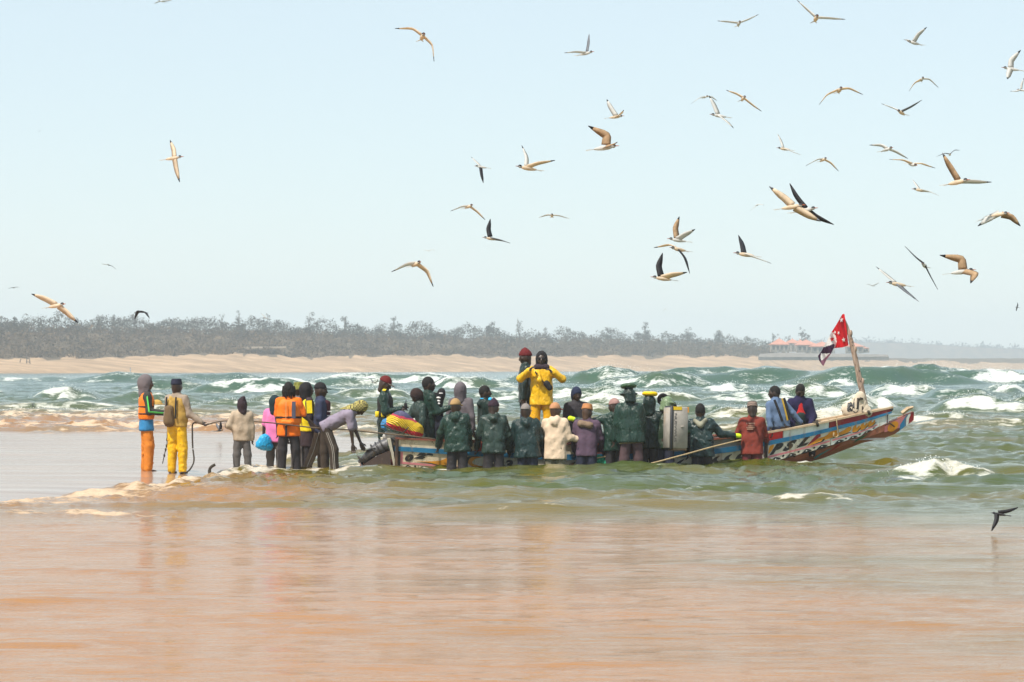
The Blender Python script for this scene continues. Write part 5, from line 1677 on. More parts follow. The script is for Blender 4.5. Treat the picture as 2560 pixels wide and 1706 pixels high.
limb_stripe(p, 'panel', ('shr', 'neck'), .06, (.095, .08), YV, np.array((0, -.6, .8)), .1, .8)
p.hat('cap', cloth('dark_red_cap', (.12, .012, .012))); p.hat('brim', cloth('grey_brim', (.14, .11, .09)), 'brim')
h = p.sk['wrr'] + p.sk['hdr'] * .1
t_ = Thing('hand_radio', 'small black hand radio held by the person in red cap', 'radio', h)
t_.add('case', box(h + np.array((.03, 0, .05)), .03, .02, .06, None, .006), BLK); t_.add('aerial', tube([h + np.array((.03, 0, .1)), h + np.array((.04, 0, .17))], .008, 6), BLK)

# 11, 12, 13 round the stern
p = Person('person with shaved head in green jacket standing tall in the stern', 1072, 941, mid_d(1072), 1.80, 18, 0, G3, al=((.2, .1, -1), (.8, .0, .2)), ar=((.3, .2, -1), (1, .15, .35)), pitch=-2)
p.coat(RAIN, 'raincoat', hem=-.05, r=1.1, hood='down', amp=.012); p.trousers(RAIN2, r=1.2); p.hat('hair', BLACK)
h = W(1100, 1000, mid_d(1100) - .15)
t_ = Thing('printed_glove', 'black knitted glove with white print raised beside the shaved head', 'glove', h)
S = Soft(); S.cap(h + np.array((-.02, 0, -.10)), h + np.array((.02, 0, .10)), .07, .075, .03); S.cap(h + np.array((.02, 0, .10)), h + np.array((.03, 0, .15)), .08, .07, .03)
t_.add('glove', S.mesh(.014), BLK)
for dx, dz, w_ in ((.02, .12, .045), (-.02, .04, .05), (-.03, -.02, .045), (-.02, -.07, .03)): t_.add('print', ball(h + np.array((dx, -.062, dz)), w_, .022, .02, nu=10, nv=6), fcl[1])
p = Person('person in green oilskins with dark hair stooping over the striped sack', 1056, None, mid_d(1056) + .02, 1.62, 205, 0, G3, pel=(1066, 1072), lean=20, pitch=30, al=((.1, .3, -1), (.3, .1, -1)), ar=((.45, .25, -1), (.75, .2, -.8)), ll=((.1, .1, -1), (0, 0, -1)), lr=((.1, .1, -1), (0, 0, -1)))
p.coat(RAIN3, 'raincoat', hem=-.02, r=1.15, hood='down', amp=.015); p.trousers(RAIN3, r=1.3, amp=.016, waist=.1); p.hat('wrap', cloth('dark_brown_wrap', (.035, .02, .018)))
p = Person('person in black hood and dark clothes between the two green jackets', 1086, 978, mid_d(1086) + .0, 1.58, 35, .03, G3)
p.coat(cloth('blue_black_jacket', (.02, .022, .035)), 'jacket', hem=-.06, r=1.08); p.trousers(BLK); p.hat('hood', BLK)

# 14 grey hood, 16 headphones
p = Person('person in grey hooded sweatshirt with the hood up standing in the boat', 1152, 952, mid_d(1150) + .3, 1.74, 66, .03, G3, al=((-.15, .2, -1), (.1, .1, -1)), ar=((-.1, .2, -1), (.2, .05, -1)))
p.coat(GREYH, 'sweatshirt', hem=-.04, r=1.1, amp=.012); p.trousers(BROWNP); p.hat('hood', GREYH)
p = Person('person with blue headphones round the neck in dark green jacket', 1213, 963, mid_d(1213) + .15, 1.66, 25, 0, G3, turn=-15)
p.coat(RAIN2, 'raincoat', hem=-.05, r=1.1, hood='down'); p.trousers(DARKP); p.hat('hair', BLACK)
HP = mat('blue_plastic', (.03, .42, .75), .35, .1, 6, 0)
n_ = p.sk['neck']; hp = p.add('headphones', tube([n_ + p.sk['F'] * .085 * math.cos(a) + p.sk['L'] * .085 * math.sin(a) + UP * .035 for a in np.linspace(-.9, 4.0, 14)], .014, 7), HP)
for a in (-.9, .75): p.add('ear_cup', ball(n_ + p.sk['F'] * .105 * math.cos(a) + p.sk['L'] * .105 * math.sin(a) + UP * .01, .045, .045, .052, nu=10, nv=7), HP, parent=hp)

# 18 and 19 standing high
dm = mid_d(1340)
zth = side_pt(1340, .985)[2] + .03
p = Person('person in dark red knitted cap and green jacket behind the yellow oilskins', 1313, 860, dm + .1, 1.74, 187, .05, G3, pitch=14, al=((.05, .10, -1), (.12, .0, -1)), ar=((0, .1, -1), (.1, 0, -1)), zf=zth)
p.coat(RAIN2, 'raincoat', hem=-.10, r=1.08, amp=.012); p.trousers(cloth('navy_tracksuit', (.025, .028, .06)))
limb_stripe(p, 'stripe', ('hipl', 'knl', 'anl'), .03, (.10, .075), fcl[1], CAMW, .1, .95)
p.hat('beanie', cloth('maroon_knit', (.12, .012, .014)))
p = Person('person in yellow oilskin suit standing on the boat with raised arms and dark glasses', 1354, 866, dm - .25, 1.70, 268, .02, G3, curl=.6, al=((.28, .78, -.60), (.55, -.85, .62)), ar=((.28, .78, -.55), (.55, -.80, .72)), ll=((.0, .10, -1), (0, .03, -1)), lr=((0, .10, -1), (0, .03, -1)), zf=zth)
p.coat(YEL, 'oilskin_jacket', hem=-.115, r=1.16, flare=.015, amp=.012, wl=.2); p.trousers(YEL2, r=1.22, amp=.012)
sc = cloth('dark_neck_scarf', (.04, .025, .035)); S = Soft(); S.cap(p.sk['neck'] - p.sk['TL'] * .09 + p.sk['TF'] * .05, p.sk['neck'] + p.sk['TL'] * .09 + p.sk['TF'] * .05, .06, .06, .03); S.folds(.006, .06, 2); p.wear('neck_scarf', S.mesh(.015), sc)
p.hat('hood', BLK)
gl = mat('dark_lens', (.008, .008, .01), .12, .1, 5, 0); c_, f_, l_, u_ = p.sk['hc'], p.sk['hf'], p.sk['hl'], p.sk['hu']
gp = p.add('sunglasses', box(c_ + f_ * .098 + u_ * .012, .010, .066, .014, (f_, l_, u_), .004), gl)
for q in (-1, 1): p.add('lens', ball(c_ + f_ * .100 + l_ * q * .033 + u_ * .004, .012, .031, .024, (f_, l_, u_), 10, 7), gl, parent=gp)
bs = [p.trunk(.11, -.12, .44), p.trunk(.185, -.05, .36), p.trunk(.20, .04, .25), p.trunk(.19, .12, .16)]
bg_ = Thing('shoulder_bag', 'black shoulder bag slung across the yellow oilskin jacket', 'bag', p.trunk(.22, .12, .10))
bg_.add('strap', sheet([b - p.sk['T'] * .018 for b in bs], [b + p.sk['T'] * .018 for b in bs], .012), WEB)
S = Soft(); S.cap(p.trunk(.205, .10, .22), p.trunk(.215, .16, .14), .06, .055, .03, p.sk['TF'], 1.4); S.folds(.006, .06, 6)
bg_.add('pouch', S.mesh(.014), WEB)
S = Soft(); S.cap(p.trunk(.16, -.06, .45), p.trunk(.19, -.035, .28), .02, .05, .02); S.cap(p.trunk(.19, -.035, .28), p.trunk(.195, -.0, .16), .05, .008, .02); p.wear('lapel', S.mesh(.014), YEL)

# 22 blue head wrap
p = Person('person in blue black head wrap and dark grey jacket on the boat', 1441, 966, mid_d(1440) + .1, 1.66, 285, .02, G3, 0, pitch=10, al=((.1, .2, -1), (.4, -.1, -1)), ar=((.1, .2, -1), (.4, -.1, -1)))
p.coat(cloth('dark_grey_jacket', (.04, .035, .04)), 'jacket', hem=-.06, r=1.14, amp=.014, flare=.01); p.trousers(DARKP)
p.hat('wrap', cloth('blue_black_wrap', (.018, .026, .06)))

# the row in the water along the near side
def row(label, px, top, az, hat_h=.02, H=1.74, dd=.45, skin=0, **k):
    r_ = random.Random(px); k.setdefault('lean', r_.uniform(3, 11)); k.setdefault('ls', r_.uniform(-.07, .07)); k.setdefault('turn', r_.uniform(-28, 28)); k.setdefault('pitch', r_.uniform(0, 16))
    return Person(label, px, top, near_d(px) - dd, H, az, hat_h, G2, skin, **k)
AL = ((.15, .32, -1), (.5, .05, -1))
p = row('person in tan cap and crumpled green raincoat leaning on the stern side', 1143, 993, 84, al=((.12, .42, -1), (.55, .25, -1)), ar=((.25, .15, -1), (.6, 0, -.8)), lean=8, turn=-20)
p.coat(RAIN, 'raincoat', hem=-.085, r=1.2, flare=.02, amp=.017, hood='down', wl=.2); p.trousers(DARKP, r=1.1)
p.hat('cap', cloth('tan_cap', (.40, .25, .11))); p.hat('brim', cloth('pale_tan_brim', (.55, .38, .12)), 'brim')
p = row('person in dark purple beanie and grey green raincoat with torn pale hem', 1234, 994, 92, .03, al=((.1, .34, -1), (.45, .12, -1)), ar=((.1, .30, -1), (.5, .0, -1)))
p.coat(RAIN3, 'raincoat', hem=-.095, r=1.15, flare=.012, amp=.016, hood='down'); p.trousers(DARKP, r=1.15); p.hat('beanie', cloth('dark_purple_knit', (.035, .018, .03)))
RAINB = oilskin('blue_green_oilskin', (.009, .027, .026)); RAINW = oilskin('olive_green_oilskin', (.017, .034, .015))
p = row('person in grey cap and shiny green raincoat in front of the yellow trousers', 1319, 1006, 90, .02, al=((.2, .35, -1), (.6, .05, -.9)), ar=((.2, .3, -1), (.5, .1, -1)), turn=-12)
p.coat(RAINB, 'raincoat', hem=-.095, r=1.22, flare=.02, amp=.018, hood='down', wl=.18); p.trousers(NAVYP, r=1.15)
p.hat('cap', cloth('grey_cap', (.24, .21, .19))); p.hat('brim', cloth('pale_brim', (.5, .42, .34)), 'brim')
p = row('person in cream hooded top and orange tan cap standing waist deep', 1388, 1003, 78, .02, skin=1, al=((.1, .2, -1), (.4, .0, -1)), ar=((.0, .26, -1), (.55, .85, -.15)), turn=-25)
p.coat(cloth('cream_hoodie', (.66, .50, .36), .9, .12), 'hoodie', hem=-.125, r=1.13, flare=.012, amp=.013, hood='down'); p.trousers(OLIVEP, r=1.2, amp=.012)
p.hat('cap', cloth('orange_tan_cap', (.50, .24, .12))); p.hat('brim', cloth('red_peak', (.35, .03, .03)), 'brim')
p = row('person in purple sweatshirt with bare brown head and scarf round the shoulders', 1466, 1007, 86, .02, skin=1, al=((.2, .22, -1), (.6, 0, -.8)), ar=((.2, .26, -1), (.6, .1, -.7)))
p.coat(cloth('purple_sweatshirt', (.10, .062, .095)), 'sweatshirt', hem=-.075, r=1.12, amp=.011); p.trousers(NAVYP, r=1.12)
S = Soft(); n_ = p.sk['neck']; S.cap(p.trunk(-.10, .12, .47), p.trunk(-.13, -.06, .43), .055, .065, .04); S.cap(p.trunk(.0, .11, .49), p.trunk(-.12, .10, .45), .05, .06, .03); S.folds(.010, .07, 8)
p.wear('scarf', S.mesh(.016), cloth('brown_scarf', (.22, .15, .10)))
p.hat('kufi', cloth('orange_brown_cap', (.46, .20, .08)))
p = row('person in green raincoat and dusty pink cap stretching one arm out to the left', 1538, 993, 98, .02, dd=.42, al=((.1, .85, -.30), (.05, .85, .22)), ar=((.1, .25, -1), (.5, .1, -1)), turn=30, hands='r')
p.coat(RAIN, 'raincoat', hem=-.08, r=1.16, amp=.017, flare=.012); p.trousers(DARKP, r=1.1); p.hat('cap', cloth('dusty_pink_cap', (.34, .20, .18)))
S = Soft(); S.cap(p.sk['wrl'], p.sk['wrl'] + p.sk['hdl'] * .11, .042, .048, .03); p.wear('glove', S.mesh(.015), LIME)
p = row('tall person in long green raincoat with a green ring on the head', 1578, 957, 97, .075, 1.80, .78, al=((.0, .20, -1), (.05, .12, -1)), ar=((.1, .20, -1), (.3, .05, -1)), ll=((0, .09, -1), (0, .03, -1)), lr=((0, .09, -1), (0, .03, -1)))
p.coat(RAIN, 'raincoat', hem=-.09, r=1.24, amp=.015, flare=.02, wl=.2); p.trousers(cloth('purple_brown_trousers', (.085, .05, .055), .7), r=1.12)
p.wear('pale_hem', belt_geo(p.sk, 1.27, -.085, .022, -.12), cloth('frayed_hem', (.45, .36, .25)))
p.hat('southwester', RAIN2); p.hat('ring', oilskin('ring_green_oilskin', (.035, .085, .035)))
p = row('person in dark raincoat with a yellow ring on the head', 1622, 977, 82, .075, 1.76, .32, al=((.1, .2, -1), (.4, .1, -1)), ar=((.1, .2, -1), (.15, .05, -1)))
p.coat(RAIN2, 'raincoat', hem=-.09, r=1.16, amp=.014); p.trousers(DARKP, r=1.12); p.hat('hood', RAIN2)
p.hat('ring', cloth('yellow_ring_cloth', (.85, .55, .005), .5))
p = row('person in pale green rain hat holding the fish box', 1662, 984, 62, .05, 1.72, .42, al=((.2, .15, -1), (.9, -.3, .1)), ar=((.15, .2, -1), (.9, .2, -.1)), turn=-10)
p.coat(RAINW, 'raincoat', hem=-.09, r=1.16, amp=.014); p.trousers(NAVYP, r=1.15)
p.hat('southwester', oilskin('pale_green_oilskin', (.15, .21, .11)))
s_ = p.sk; g = torus(s_['hc'] + s_['hu'] * .10 + np.array((-.10, .10, 0)), .075, .04, (unit(np.array((1, .3, .15))), unit(np.array((-.1, -.2, 1.0))), np.array((0, 1.0, 0))), 24, 10)
p.wear('head_ring', g, BLK)
p = Person('person whose dark head shows behind the fish box', 1683, 1004, mid_d(1683), 1.34, 80, .0, G3, 1)
p.coat(BLK, 'jacket', hem=-.05); p.trousers(DARKP); p.hat('hair', BLACK)
p = row('person in green raincoat with neon glove reaching for the gunwale', 1755, 1007, 82, .0, al=((.05, .2, -1), (.3, .05, -1)), ar=((.3, .62, -.75), (.35, .9, -.12)), hands='l')
p.coat(RAINB, 'raincoat', hem=-.10, r=1.2, amp=.016, flare=.015, wl=.18); p.trousers(DARKP, r=1.2); p.hat('hair', BLACK)
S = Soft(); S.cap(p.sk['wrr'], p.sk['wrr'] + p.sk['hdr'] * .11, .042, .046, .03); p.wear('glove', S.mesh(.015), LIME)
S = Soft(); S.cap(p.trunk(-.11, .10, .50), p.trunk(-.14, .0, .40), .04, .05, .03); S.cap(p.trunk(-.11, -.10, .50), p.trunk(-.14, .0, .40), .04, .05, .03); p.wear('hood', S.mesh(.016), cloth('mottled_lining', (.28, .27, .20), .8, .5))
p = row('person in faded orange red shirt and embroidered round cap beside the PSL lettering', 1880, 1000, 78, .03, 1.72, .40, al=((.1, .42, -1), (.75, .05, -.35)), ar=((.25, .2, -1), (.8, 0, -.3)))
OS = cloth('faded_orange_red_shirt', (.19, .030, .018), .8, .15)
p.coat(OS, 'shirt', hem=-.10, r=1.12, amp=.011, flare=.012); p.trousers(cloth('maroon_wet_trousers', (.13, .025, .028), .5), r=1.2)
for i, (t, w_) in enumerate(((.40, .17), (.355, .15), (.325, .17), (.295, .14))):
    for j in range(7):
        if (i * 5 + j * 3) % 8 == 7: continue
        p.add('shirt_print', box(p.trunk(-.172 + .01 * i * .6, .01 - w_ / 2 + w_ * (j + .5) / 7, t), .008, w_ / 17, .008 if i else .014, (p.sk['TF'], p.sk['TL'], p.sk['T'])), cloth('pale_print', (.5, .28, .2)), smooth=False)
k = NT('embroidered_cap'); wv = k.n.new('ShaderNodeTexWave'); wv.bands_direction = 'Z'; wv.inputs['Scale'].default_value = 11; wv.inputs['Distortion'].default_value = 3; k.link(k.coord(), wv.inputs['Vector'])
k.link(k.ramp(wv.outputs['Fac'], [(.3, (.05, .03, .025)), (.6, (.28, .20, .16))]), k.b.inputs['Base Color']); k.b.inputs['Roughness'].default_value = .9
p.hat('kufi', k.m); p.add('button', ball(p.sk['hc'] + p.sk['hu'] * .14, .02, nu=8, nv=6), k.m)

# the two sitting towards the bow
d = near_d(1955) + .15
p = Person('person in faded blue denim jacket sitting on the gunwale with arms braced', 1955, None, d, 1.62, 122, 0, G3, pel=(1955, 1064), lean=14, turn=48, ls=.14, al=((-.25, .18, -1), (-.30, .05, -1)), ar=((-.35, .62, -.85), (-.2, .7, -.75)), ll=((.9, .15, -.3), (.1, 0, -1)), lr=((.9, .15, -.3), (.1, 0, -1)))
DEN = cloth('faded_denim', (.11, .165, .27), .85, .22)
p.coat(DEN, 'jacket', hem=-.02, r=1.1, amp=.012); p.trousers(cloth('dark_blue_jeans', (.03, .05, .11))); p.hat('hair', BLACK)
bp_ = Thing('backpack', 'dark backpack straps with ochre edging worn over the denim jacket', 'bag', p.trunk(-.18, 0, .1))
for l, m_b, w_ in ((.09, WEB, .05), (-.10, WEB, .05), (-.045, cloth('ochre_strap', (.45, .28, .03)), .03)):
    P = []; Q = []
    for i in range(9):
        t = .06 + .47 * i / 8; P.append(p.trunk(-.165 + .03 * (i / 8) ** 2, l - w_ / 2 - .03 * i / 8 * np.sign(l) * -1, t)); Q.append(p.trunk(-.165 + .03 * (i / 8) ** 2, l + w_ / 2 - .03 * i / 8 * np.sign(l) * -1, t))
    bp_.add('strap', sheet(P, Q, .016), m_b, smooth=False)
p = Person('person in navy hooded jacket over red shirt sitting in the bow looking down', 1996, None, mid_d(1996) + .2, 1.70, 272, 0, G3, pel=(1999, 1064), lean=10, pitch=32, turn=6, al=((.15, .28, -1), (.55, -.35, -.8)), ar=((.15, .28, -1), (.55, -.35, -.8)), ll=((.9, .2, -.25), (.1, 0, -1)), lr=((.9, .2, -.25), (.1, 0, -1)))
p.coat(cloth('navy_purple_hoodie', (.016, .013, .050)), 'hoodie', hem=-.01, r=1.12, amp=.012, hood='down'); p.trousers(BLK, r=1.1, waist=.12); p.hat('hair', BLACK)
S = Soft(); S.cap(p.trunk(.10, 0, .24), p.trunk(.055, 0, .50), .095, .055, .03, p.sk['TF'], 1.6); S.folds(.006, .1, 4); p.wear('shirt', S.mesh(.018), cloth('red_shirt', (.50, .02, .02)))
S = Soft(); S.cap(p.trunk(.11, 0, .0), p.trunk(.11, 0, .22), .10, .09, .03, p.sk['TF'], 1.3); S.folds(.008, .1, 3); p.wear('bib', S.mesh(.02), cloth('dark_green_bib', (.025, .04, .035)))
# a walker far off on the other beach
dfar = 668
p = Person('tiny distant person in pale clothes walking on the far beach', 326, 919, dfar, 1.62, 200, .0, None, 1, hands='', feet=False)
p.coat(cloth('pale_blue_shirt', (.4, .45, .5)), 'shirt', h=.05); p.trousers(cloth('pale_trousers', (.45, .45, .45)), h=.05)

# buoys, bundle, net, ropes
net = Thing('green_net', 'green fishing net hanging in the water against the boat', 'net', W(1500, 1165, near_d(1500) - .35))
S = Soft(); nd = near_d(1500) - .3
S.cap(W(1492, 1150, nd), W(1512, 1160, nd), .10, .12, .05); S.cap(W(1500, 1168, nd), W(1512, 1172, nd), .12, .1, .05); S.folds(.025, .09, 4)
net.add('mesh', S.mesh(.018), mat('green_net_twine', (.02, .22, .12), .8, .6, 40, .9, 60, .2))
net.add('float_line', tube([W(1484, 1147, nd - .1), W(1500, 1144, nd - .12), W(1514, 1142, nd - .1)], .012, 6), M_ROPE)
rope('dark tow rope running from the yellow trousers past the crowd to the stern', [hand2, W(560, 1053, 49.3), W(660, 1056, 49.8), hand5 + np.array((0, -.05, 0)), W(860, 1074, 50.9), W(935, 1082, 51.6), W(1010, 1089, 51.85), side_pt(1086, 1.05, .05)], .013, mat('tow_rope', (.17, .12, .08), .9, .4, 2, .4, 60))
rope('loose dark rope end hanging from the hand of the person in yellow trousers', [hand2, W(484, 1058, 48.7), W(481, 1085, 48.7), W(482, 1120, 48.7), W(485, 1150, 48.6), W(479, 1168, 48.5), np.array((W(468, 1178, 48.5)[0], 48.45, .09)), np.array((W(455, 1182, 48.5)[0], 48.4, .085))], .014, M_DROPE)
rope('thick curved rope end sticking up out of the foaming wash', [W(556, 1203, 48.0), W(540, 1204, 48.0), W(531, 1200, 48.0), W(525, 1186, 48.0), W(524, 1175, 48.0), W(529, 1167, 48.0), W(538, 1162, 48.0)], .028, M_DROPE)
rope('pale rope slanting from the orange red shirt down into the water', [W(1853, 1100, near_d(1853) - .75), W(1780, 1118, near_d(1780) - .95), W(1700, 1140, 51.6), W(1600, 1165, 50.9), W(1500, 1176, 50.4), W(1400, 1181, 50.2), W(1310, 1190, 49.7)], .015, M_ROPE)
# low things on the far beach
shelter = Thing('shelter', 'long low thatched shelter at the foot of the far dunes', 'shelter', W(662, 884, 850))
M_THATCH = mat('dry_thatch', (.20, .15, .10), .95, .3, .8, 0)
shelter.add('roof', merge(sheet([W(612, 873, 846), W(715, 872, 846)], [W(612, 869, 852), W(715, 868, 852)], .4)), M_THATCH, smooth=False)
shelter.add('wall', box(W(650, 879, 850), 4.4, 1.6, .75), mat('reed_wall', (.17, .13, .10), .95, .3, .8, 0), smooth=False)
for px in (614, 690, 700, 712): shelter.add('post', tube([W(px, 887, 847), W(px, 871, 847)], .14, 6), M_BARK)
for i, (px, nm, lb) in enumerate(((50, 'post', 'thin leaning fence post on the far beach, left one'), (72, 'gate_frame', 'small wooden frame standing on the far beach near the left edge'))):
    t_ = Thing(nm if nm != 'post' else 'fence_post', lb, 'post', W(px, 914, 700))
    if i: t_.add('frame', merge(tube([W(66, 914, 700), W(67, 896, 700)], .13, 6), tube([W(76, 914, 700), W(73, 896, 700)], .13, 6), tube([W(66, 897, 700), W(74, 897, 700)], .12, 6), tube([W(66, 905, 700), W(75, 906, 700)], .1, 6)), M_BARK)
    else: t_.add('stake', tube([W(48, 914, 700), W(52, 897, 700)], .12, 6), M_BARK)
# ------------------------------------------------------------------ trees that can be told apart on the skyline
def tree(label, px, top, base, t, w, lean=0.0, n=9, dens=26, col=None, seed=0, name='tree'):
    d = float(shore_d(px)) + t
    r = np.random.default_rng(seed)
    b = W(px, base, d); tp = W(px + lean, top, d); hgt = tp[2] - b[2]
    T = Thing(name, label, 'tree', b, 'skyline trees behind the far beach')
    mid = (b + tp) / 2 + np.array((-.06 * hgt, 0, 0))
    tr = T.add('trunk', tube([b, mid, tp - (tp - mid) * .12], [.018 * hgt + .05, .012 * hgt + .04, .04], 7), M_BARK)
    ww = w / FPX * d
    C = []; R = []
    for i in range(int(n * 2)):
        q = 1 - .95 * r.uniform(0, 1) ** .8
        c = b + (tp - b) * q + np.array((r.normal(0, .26) * ww * (1.5 - 1.1 * q), r.normal(0, .3) * ww, 0))
        C.append(c); R.append(ww * r.uniform(.22, .40) * (1.25 - .75 * q))
        T.add('limb', tube([b + (tp - b) * (q * .75), c], [.03 + .004 * hgt, .02], 5), M_BARK)
    V1, F1 = leaf_cloud(np.array(C), np.array(R), int(dens * 1.8), .17, .9, seed + 50)
    T.add('crown', (V1, F1), col or M_TREE, smooth=False)
for i, a in enumerate([
    ('broad dark bushy tree at the far left of the skyline', 34, 793, 830, 172, 26, 3, 12, 34),
    ('wind combed feathery tree left of the black bird', 240, 794, 832, 186, 22, 12, 9, 24),
    ('tall thin double topped tree above the hooded person', 288, 786, 832, 180, 20, -4, 9, 22),
    ('pair of slanting feathery trees right of the black bird', 430, 794, 836, 178, 18, 10, 8, 22),
    ('spiky slanting feathery tree over the person with the tow rope', 486, 790, 836, 180, 14, 9, 7, 20),
    ('tall tree with a knob like top above the child', 556, 786, 838, 178, 20, 0, 9, 24),
    ('largest rounded tree of the left group beside the white bird', 598, 778, 838, 182, 24, 2, 12, 28),
    ('dark leaning tree just right of the white bird', 664, 786, 840, 182, 22, 8, 9, 24),
    ('wide flat topped tree above the navy jacket', 776, 780, 842, 180, 26, -2, 12, 26),
    ('dark pointed tree left of the stern above the bending person', 866, 790, 844, 178, 22, -3, 10, 28),
    ('round crowned tree with a spiky tip above the red cap', 984, 792, 846, 180, 26, 2, 11, 28),
    ('slim upright tree above the shaved head', 1077, 802, 848, 178, 12, 1, 6, 22),
    ('leaning windswept tree with a bare crooked stem over the dark red knitted cap', 1302, 790, 852, 182, 18, -8, 7, 20),
    ('broad tree right of the crooked stem near the yellow oilskins', 1226, 804, 852, 180, 28, 0, 11, 26),
    ('small pointed tree right of the yellow oilskins', 1362, 816, 856, 178, 18, 2, 8, 24),
    ('round dark tree above the pink cap', 1520, 814, 858, 178, 26, 0, 11, 28),
    ('spreading tree above the green head ring', 1612, 808, 860, 180, 26, 3, 12, 28),
    ('low rounded tree over the fish box', 1722, 820, 862, 180, 24, 0, 10, 26),
    ('two humped tree left of the red roofs', 1800, 822, 864, 178, 24, 0, 10, 26),
    ('dark tree touching the first red roof', 1934, 832, 872, 182, 20, 0, 10, 28),
    ('tall wind bent tree rising behind the red roofs', 2006, 819, 868, 196, 24, 2, 12, 30),
    ('low pale bush behind the middle of the red roofs', 1972, 838, 868, 196, 14, 0, 7, 24),
]):
    tree(*a, seed=200 + i)

# ------------------------------------------------------------------ red roofed pavilions on the point
M_ROOF = mat('terracotta_roof', (.50, .22, .15), .85, .15, 1.2, 0)
M_WALL = mat('weathered_wall', (.36, .31, .26), .9, .15, 1.0, 0)
M_WIND = mat('dark_opening', (.06, .055, .05), .6, .2, 1.0, 0)
M_EMB = mat('stone_embankment', (.20, .175, .15), .95, .25, .6, 0)
def pavilion(label, x0, x1, yt, ye, yb, d, nwin=4, twin=False):
    a, b = W(x0, ye, d), W(x1, ye, d); cx = (a[0] + b[0]) / 2; hw = (b[0] - a[0]) / 2
    ze = a[2]; zt = W(0, yt, d)[2]; zb = W(0, yb, d)[2]
    T = Thing('pavilion', label, 'house', (cx, d, zb), 'red roofed pavilions on the point')
    dw = hw * .9; ww = hw * .86
    T.add('wall', box((cx, d, (zb + ze) / 2), ww, dw * .86, (ze - zb) / 2), M_WALL, smooth=False)
    ov = .25
    V = [(cx - hw, d - dw, ze), (cx + hw, d - dw, ze), (cx + hw, d + dw, ze), (cx - hw, d + dw, ze), (cx - hw, d - dw, ze + ov), (cx + hw, d - dw, ze + ov), (cx + hw, d + dw, ze + ov), (cx - hw, d + dw, ze + ov), (cx - hw * .06, d, zt), (cx + hw * .06, d, zt)]
    Fc = [(3, 2, 1, 0), (0, 1, 5, 4), (1, 2, 6, 5), (2, 3, 7, 6), (3, 0, 4, 7), (4, 5, 9, 8), (5, 6, 9), (6, 7, 8, 9), (7, 4, 8)]
    rf = T.add('roof', (np.array(V, float), Fc), M_ROOF, smooth=False)
    T.add('finial', tube([(cx, d, zt - .1), (cx, d, zt + .5)], .12, 6), M_ROOF, parent=rf)
    for i in range(nwin):
        x = cx - ww + 2 * ww * (i + .5) / nwin
        w = T.add('window', box((x, d - dw * .86 - .02, zb + (ze - zb) * .55), ww / nwin * .55, .06, (ze - zb) * .26), M_WIND, smooth=False)
        T.add('sill', box((x, d - dw * .86 - .10, zb + (ze - zb) * .27), ww / nwin * .62, .12, .08), M_WALL, parent=w, smooth=False)
    for i in range(3):
        x = cx - hw * .92 + hw * 1.84 * i / 2
        T.add('post', tube([(x, d - dw * .95, zb), (x, d - dw * .95, ze)], .13, 6), M_WALL)
pavilion('leftmost pavilion with the highest terracotta hipped roof', 1924, 1972, 847, 863, 880, 1075, 4)
pavilion('second red roof pavilion partly behind the leftmost one', 1962, 2000, 848, 859, 880, 1105, 3)
pavilion('small red roof pavilion in the middle of the row', 1986, 2014, 850, 860, 880, 1095, 2)
pavilion('red roof pavilion left of the flag tail', 1988, 2042, 850, 864, 882, 1085, 4)
pavilion('wide red roof pavilion behind the flag tail', 2024, 2086, 855, 868, 884, 1070, 4)
pavilion('red roof pavilion right of the flag pole', 2112, 2158, 857, 868, 884, 1080, 3)
pavilion('tiny open pavilion with flat red roof at the right end', 2152, 2172, 868, 872, 882, 1080, 2)
emb = Thing('sea_wall', 'long grey stone embankment below the red roofed pavilions', 'wall', W(2040, 893, 1055))
P = [W(px, y, 1052) for px, y in ((1900, 889), (1960, 886), (2040, 888), (2120, 889), (2218, 891))]
Q = [W(px, y, 1046) for px, y in ((1896, 897), (1960, 897), (2040, 897), (2120, 897), (2222, 896))]
emb.add('face', sheet(P, Q, 1.2), M_EMB, smooth=False)
emb.add('coping', sheet([p_ + np.array((0, -.8, .1)) for p_ in P], [p_ + np.array((0, 2.5, .12)) for p_ in P], .25), M_EMB, smooth=False)

# ------------------------------------------------------------------ terns
M_BW = mat('white_feathers', (.80, .78, .74), .75, .06, 12, .15, 60, .2)
M_BG = mat('grey_feathers', (.30, .31, .34), .75, .12, 12, .15, 60, .2)
M_BT = mat('bounce_tinted_feathers', (.88, .72, .54), .75, .15, 12, .15, 60, .2)  # warm bounce light from the sand painted into white feathers
M_BR = mat('brown_feathers', (.58, .40, .24), .75, .25, 14, .2, 60, .2)
M_BK = mat('black_and_shaded_feathers', (.016, .015, .018), .6, .3, 12, .2, 60, .3)  # black caps, tips and birds; also backlit shade painted onto some wings
M_BILL = mat('orange_bill', (.35, .08, .02), .5, .2, 8, 0)
for m_ in (M_BW, M_BG, M_BT, M_BR):      # feathers let light through
    nt = m_.node_tree; b_ = nt.nodes['Principled BSDF']
    tr_ = nt.nodes.new('ShaderNodeBsdfTranslucent'); mx_ = nt.nodes.new('ShaderNodeMixShader'); mx_.inputs[0].default_value = .45
    nt.links.new(b_.inputs['Base Color'].links[0].from_socket, tr_.inputs['Color'])
    nt.links.new(b_.outputs[0], mx_.inputs[1]); nt.links.new(tr_.outputs[0], mx_.inputs[2]); nt.links.new(mx_.outputs[0], nt.nodes['Material Output'].inputs['Surface'])
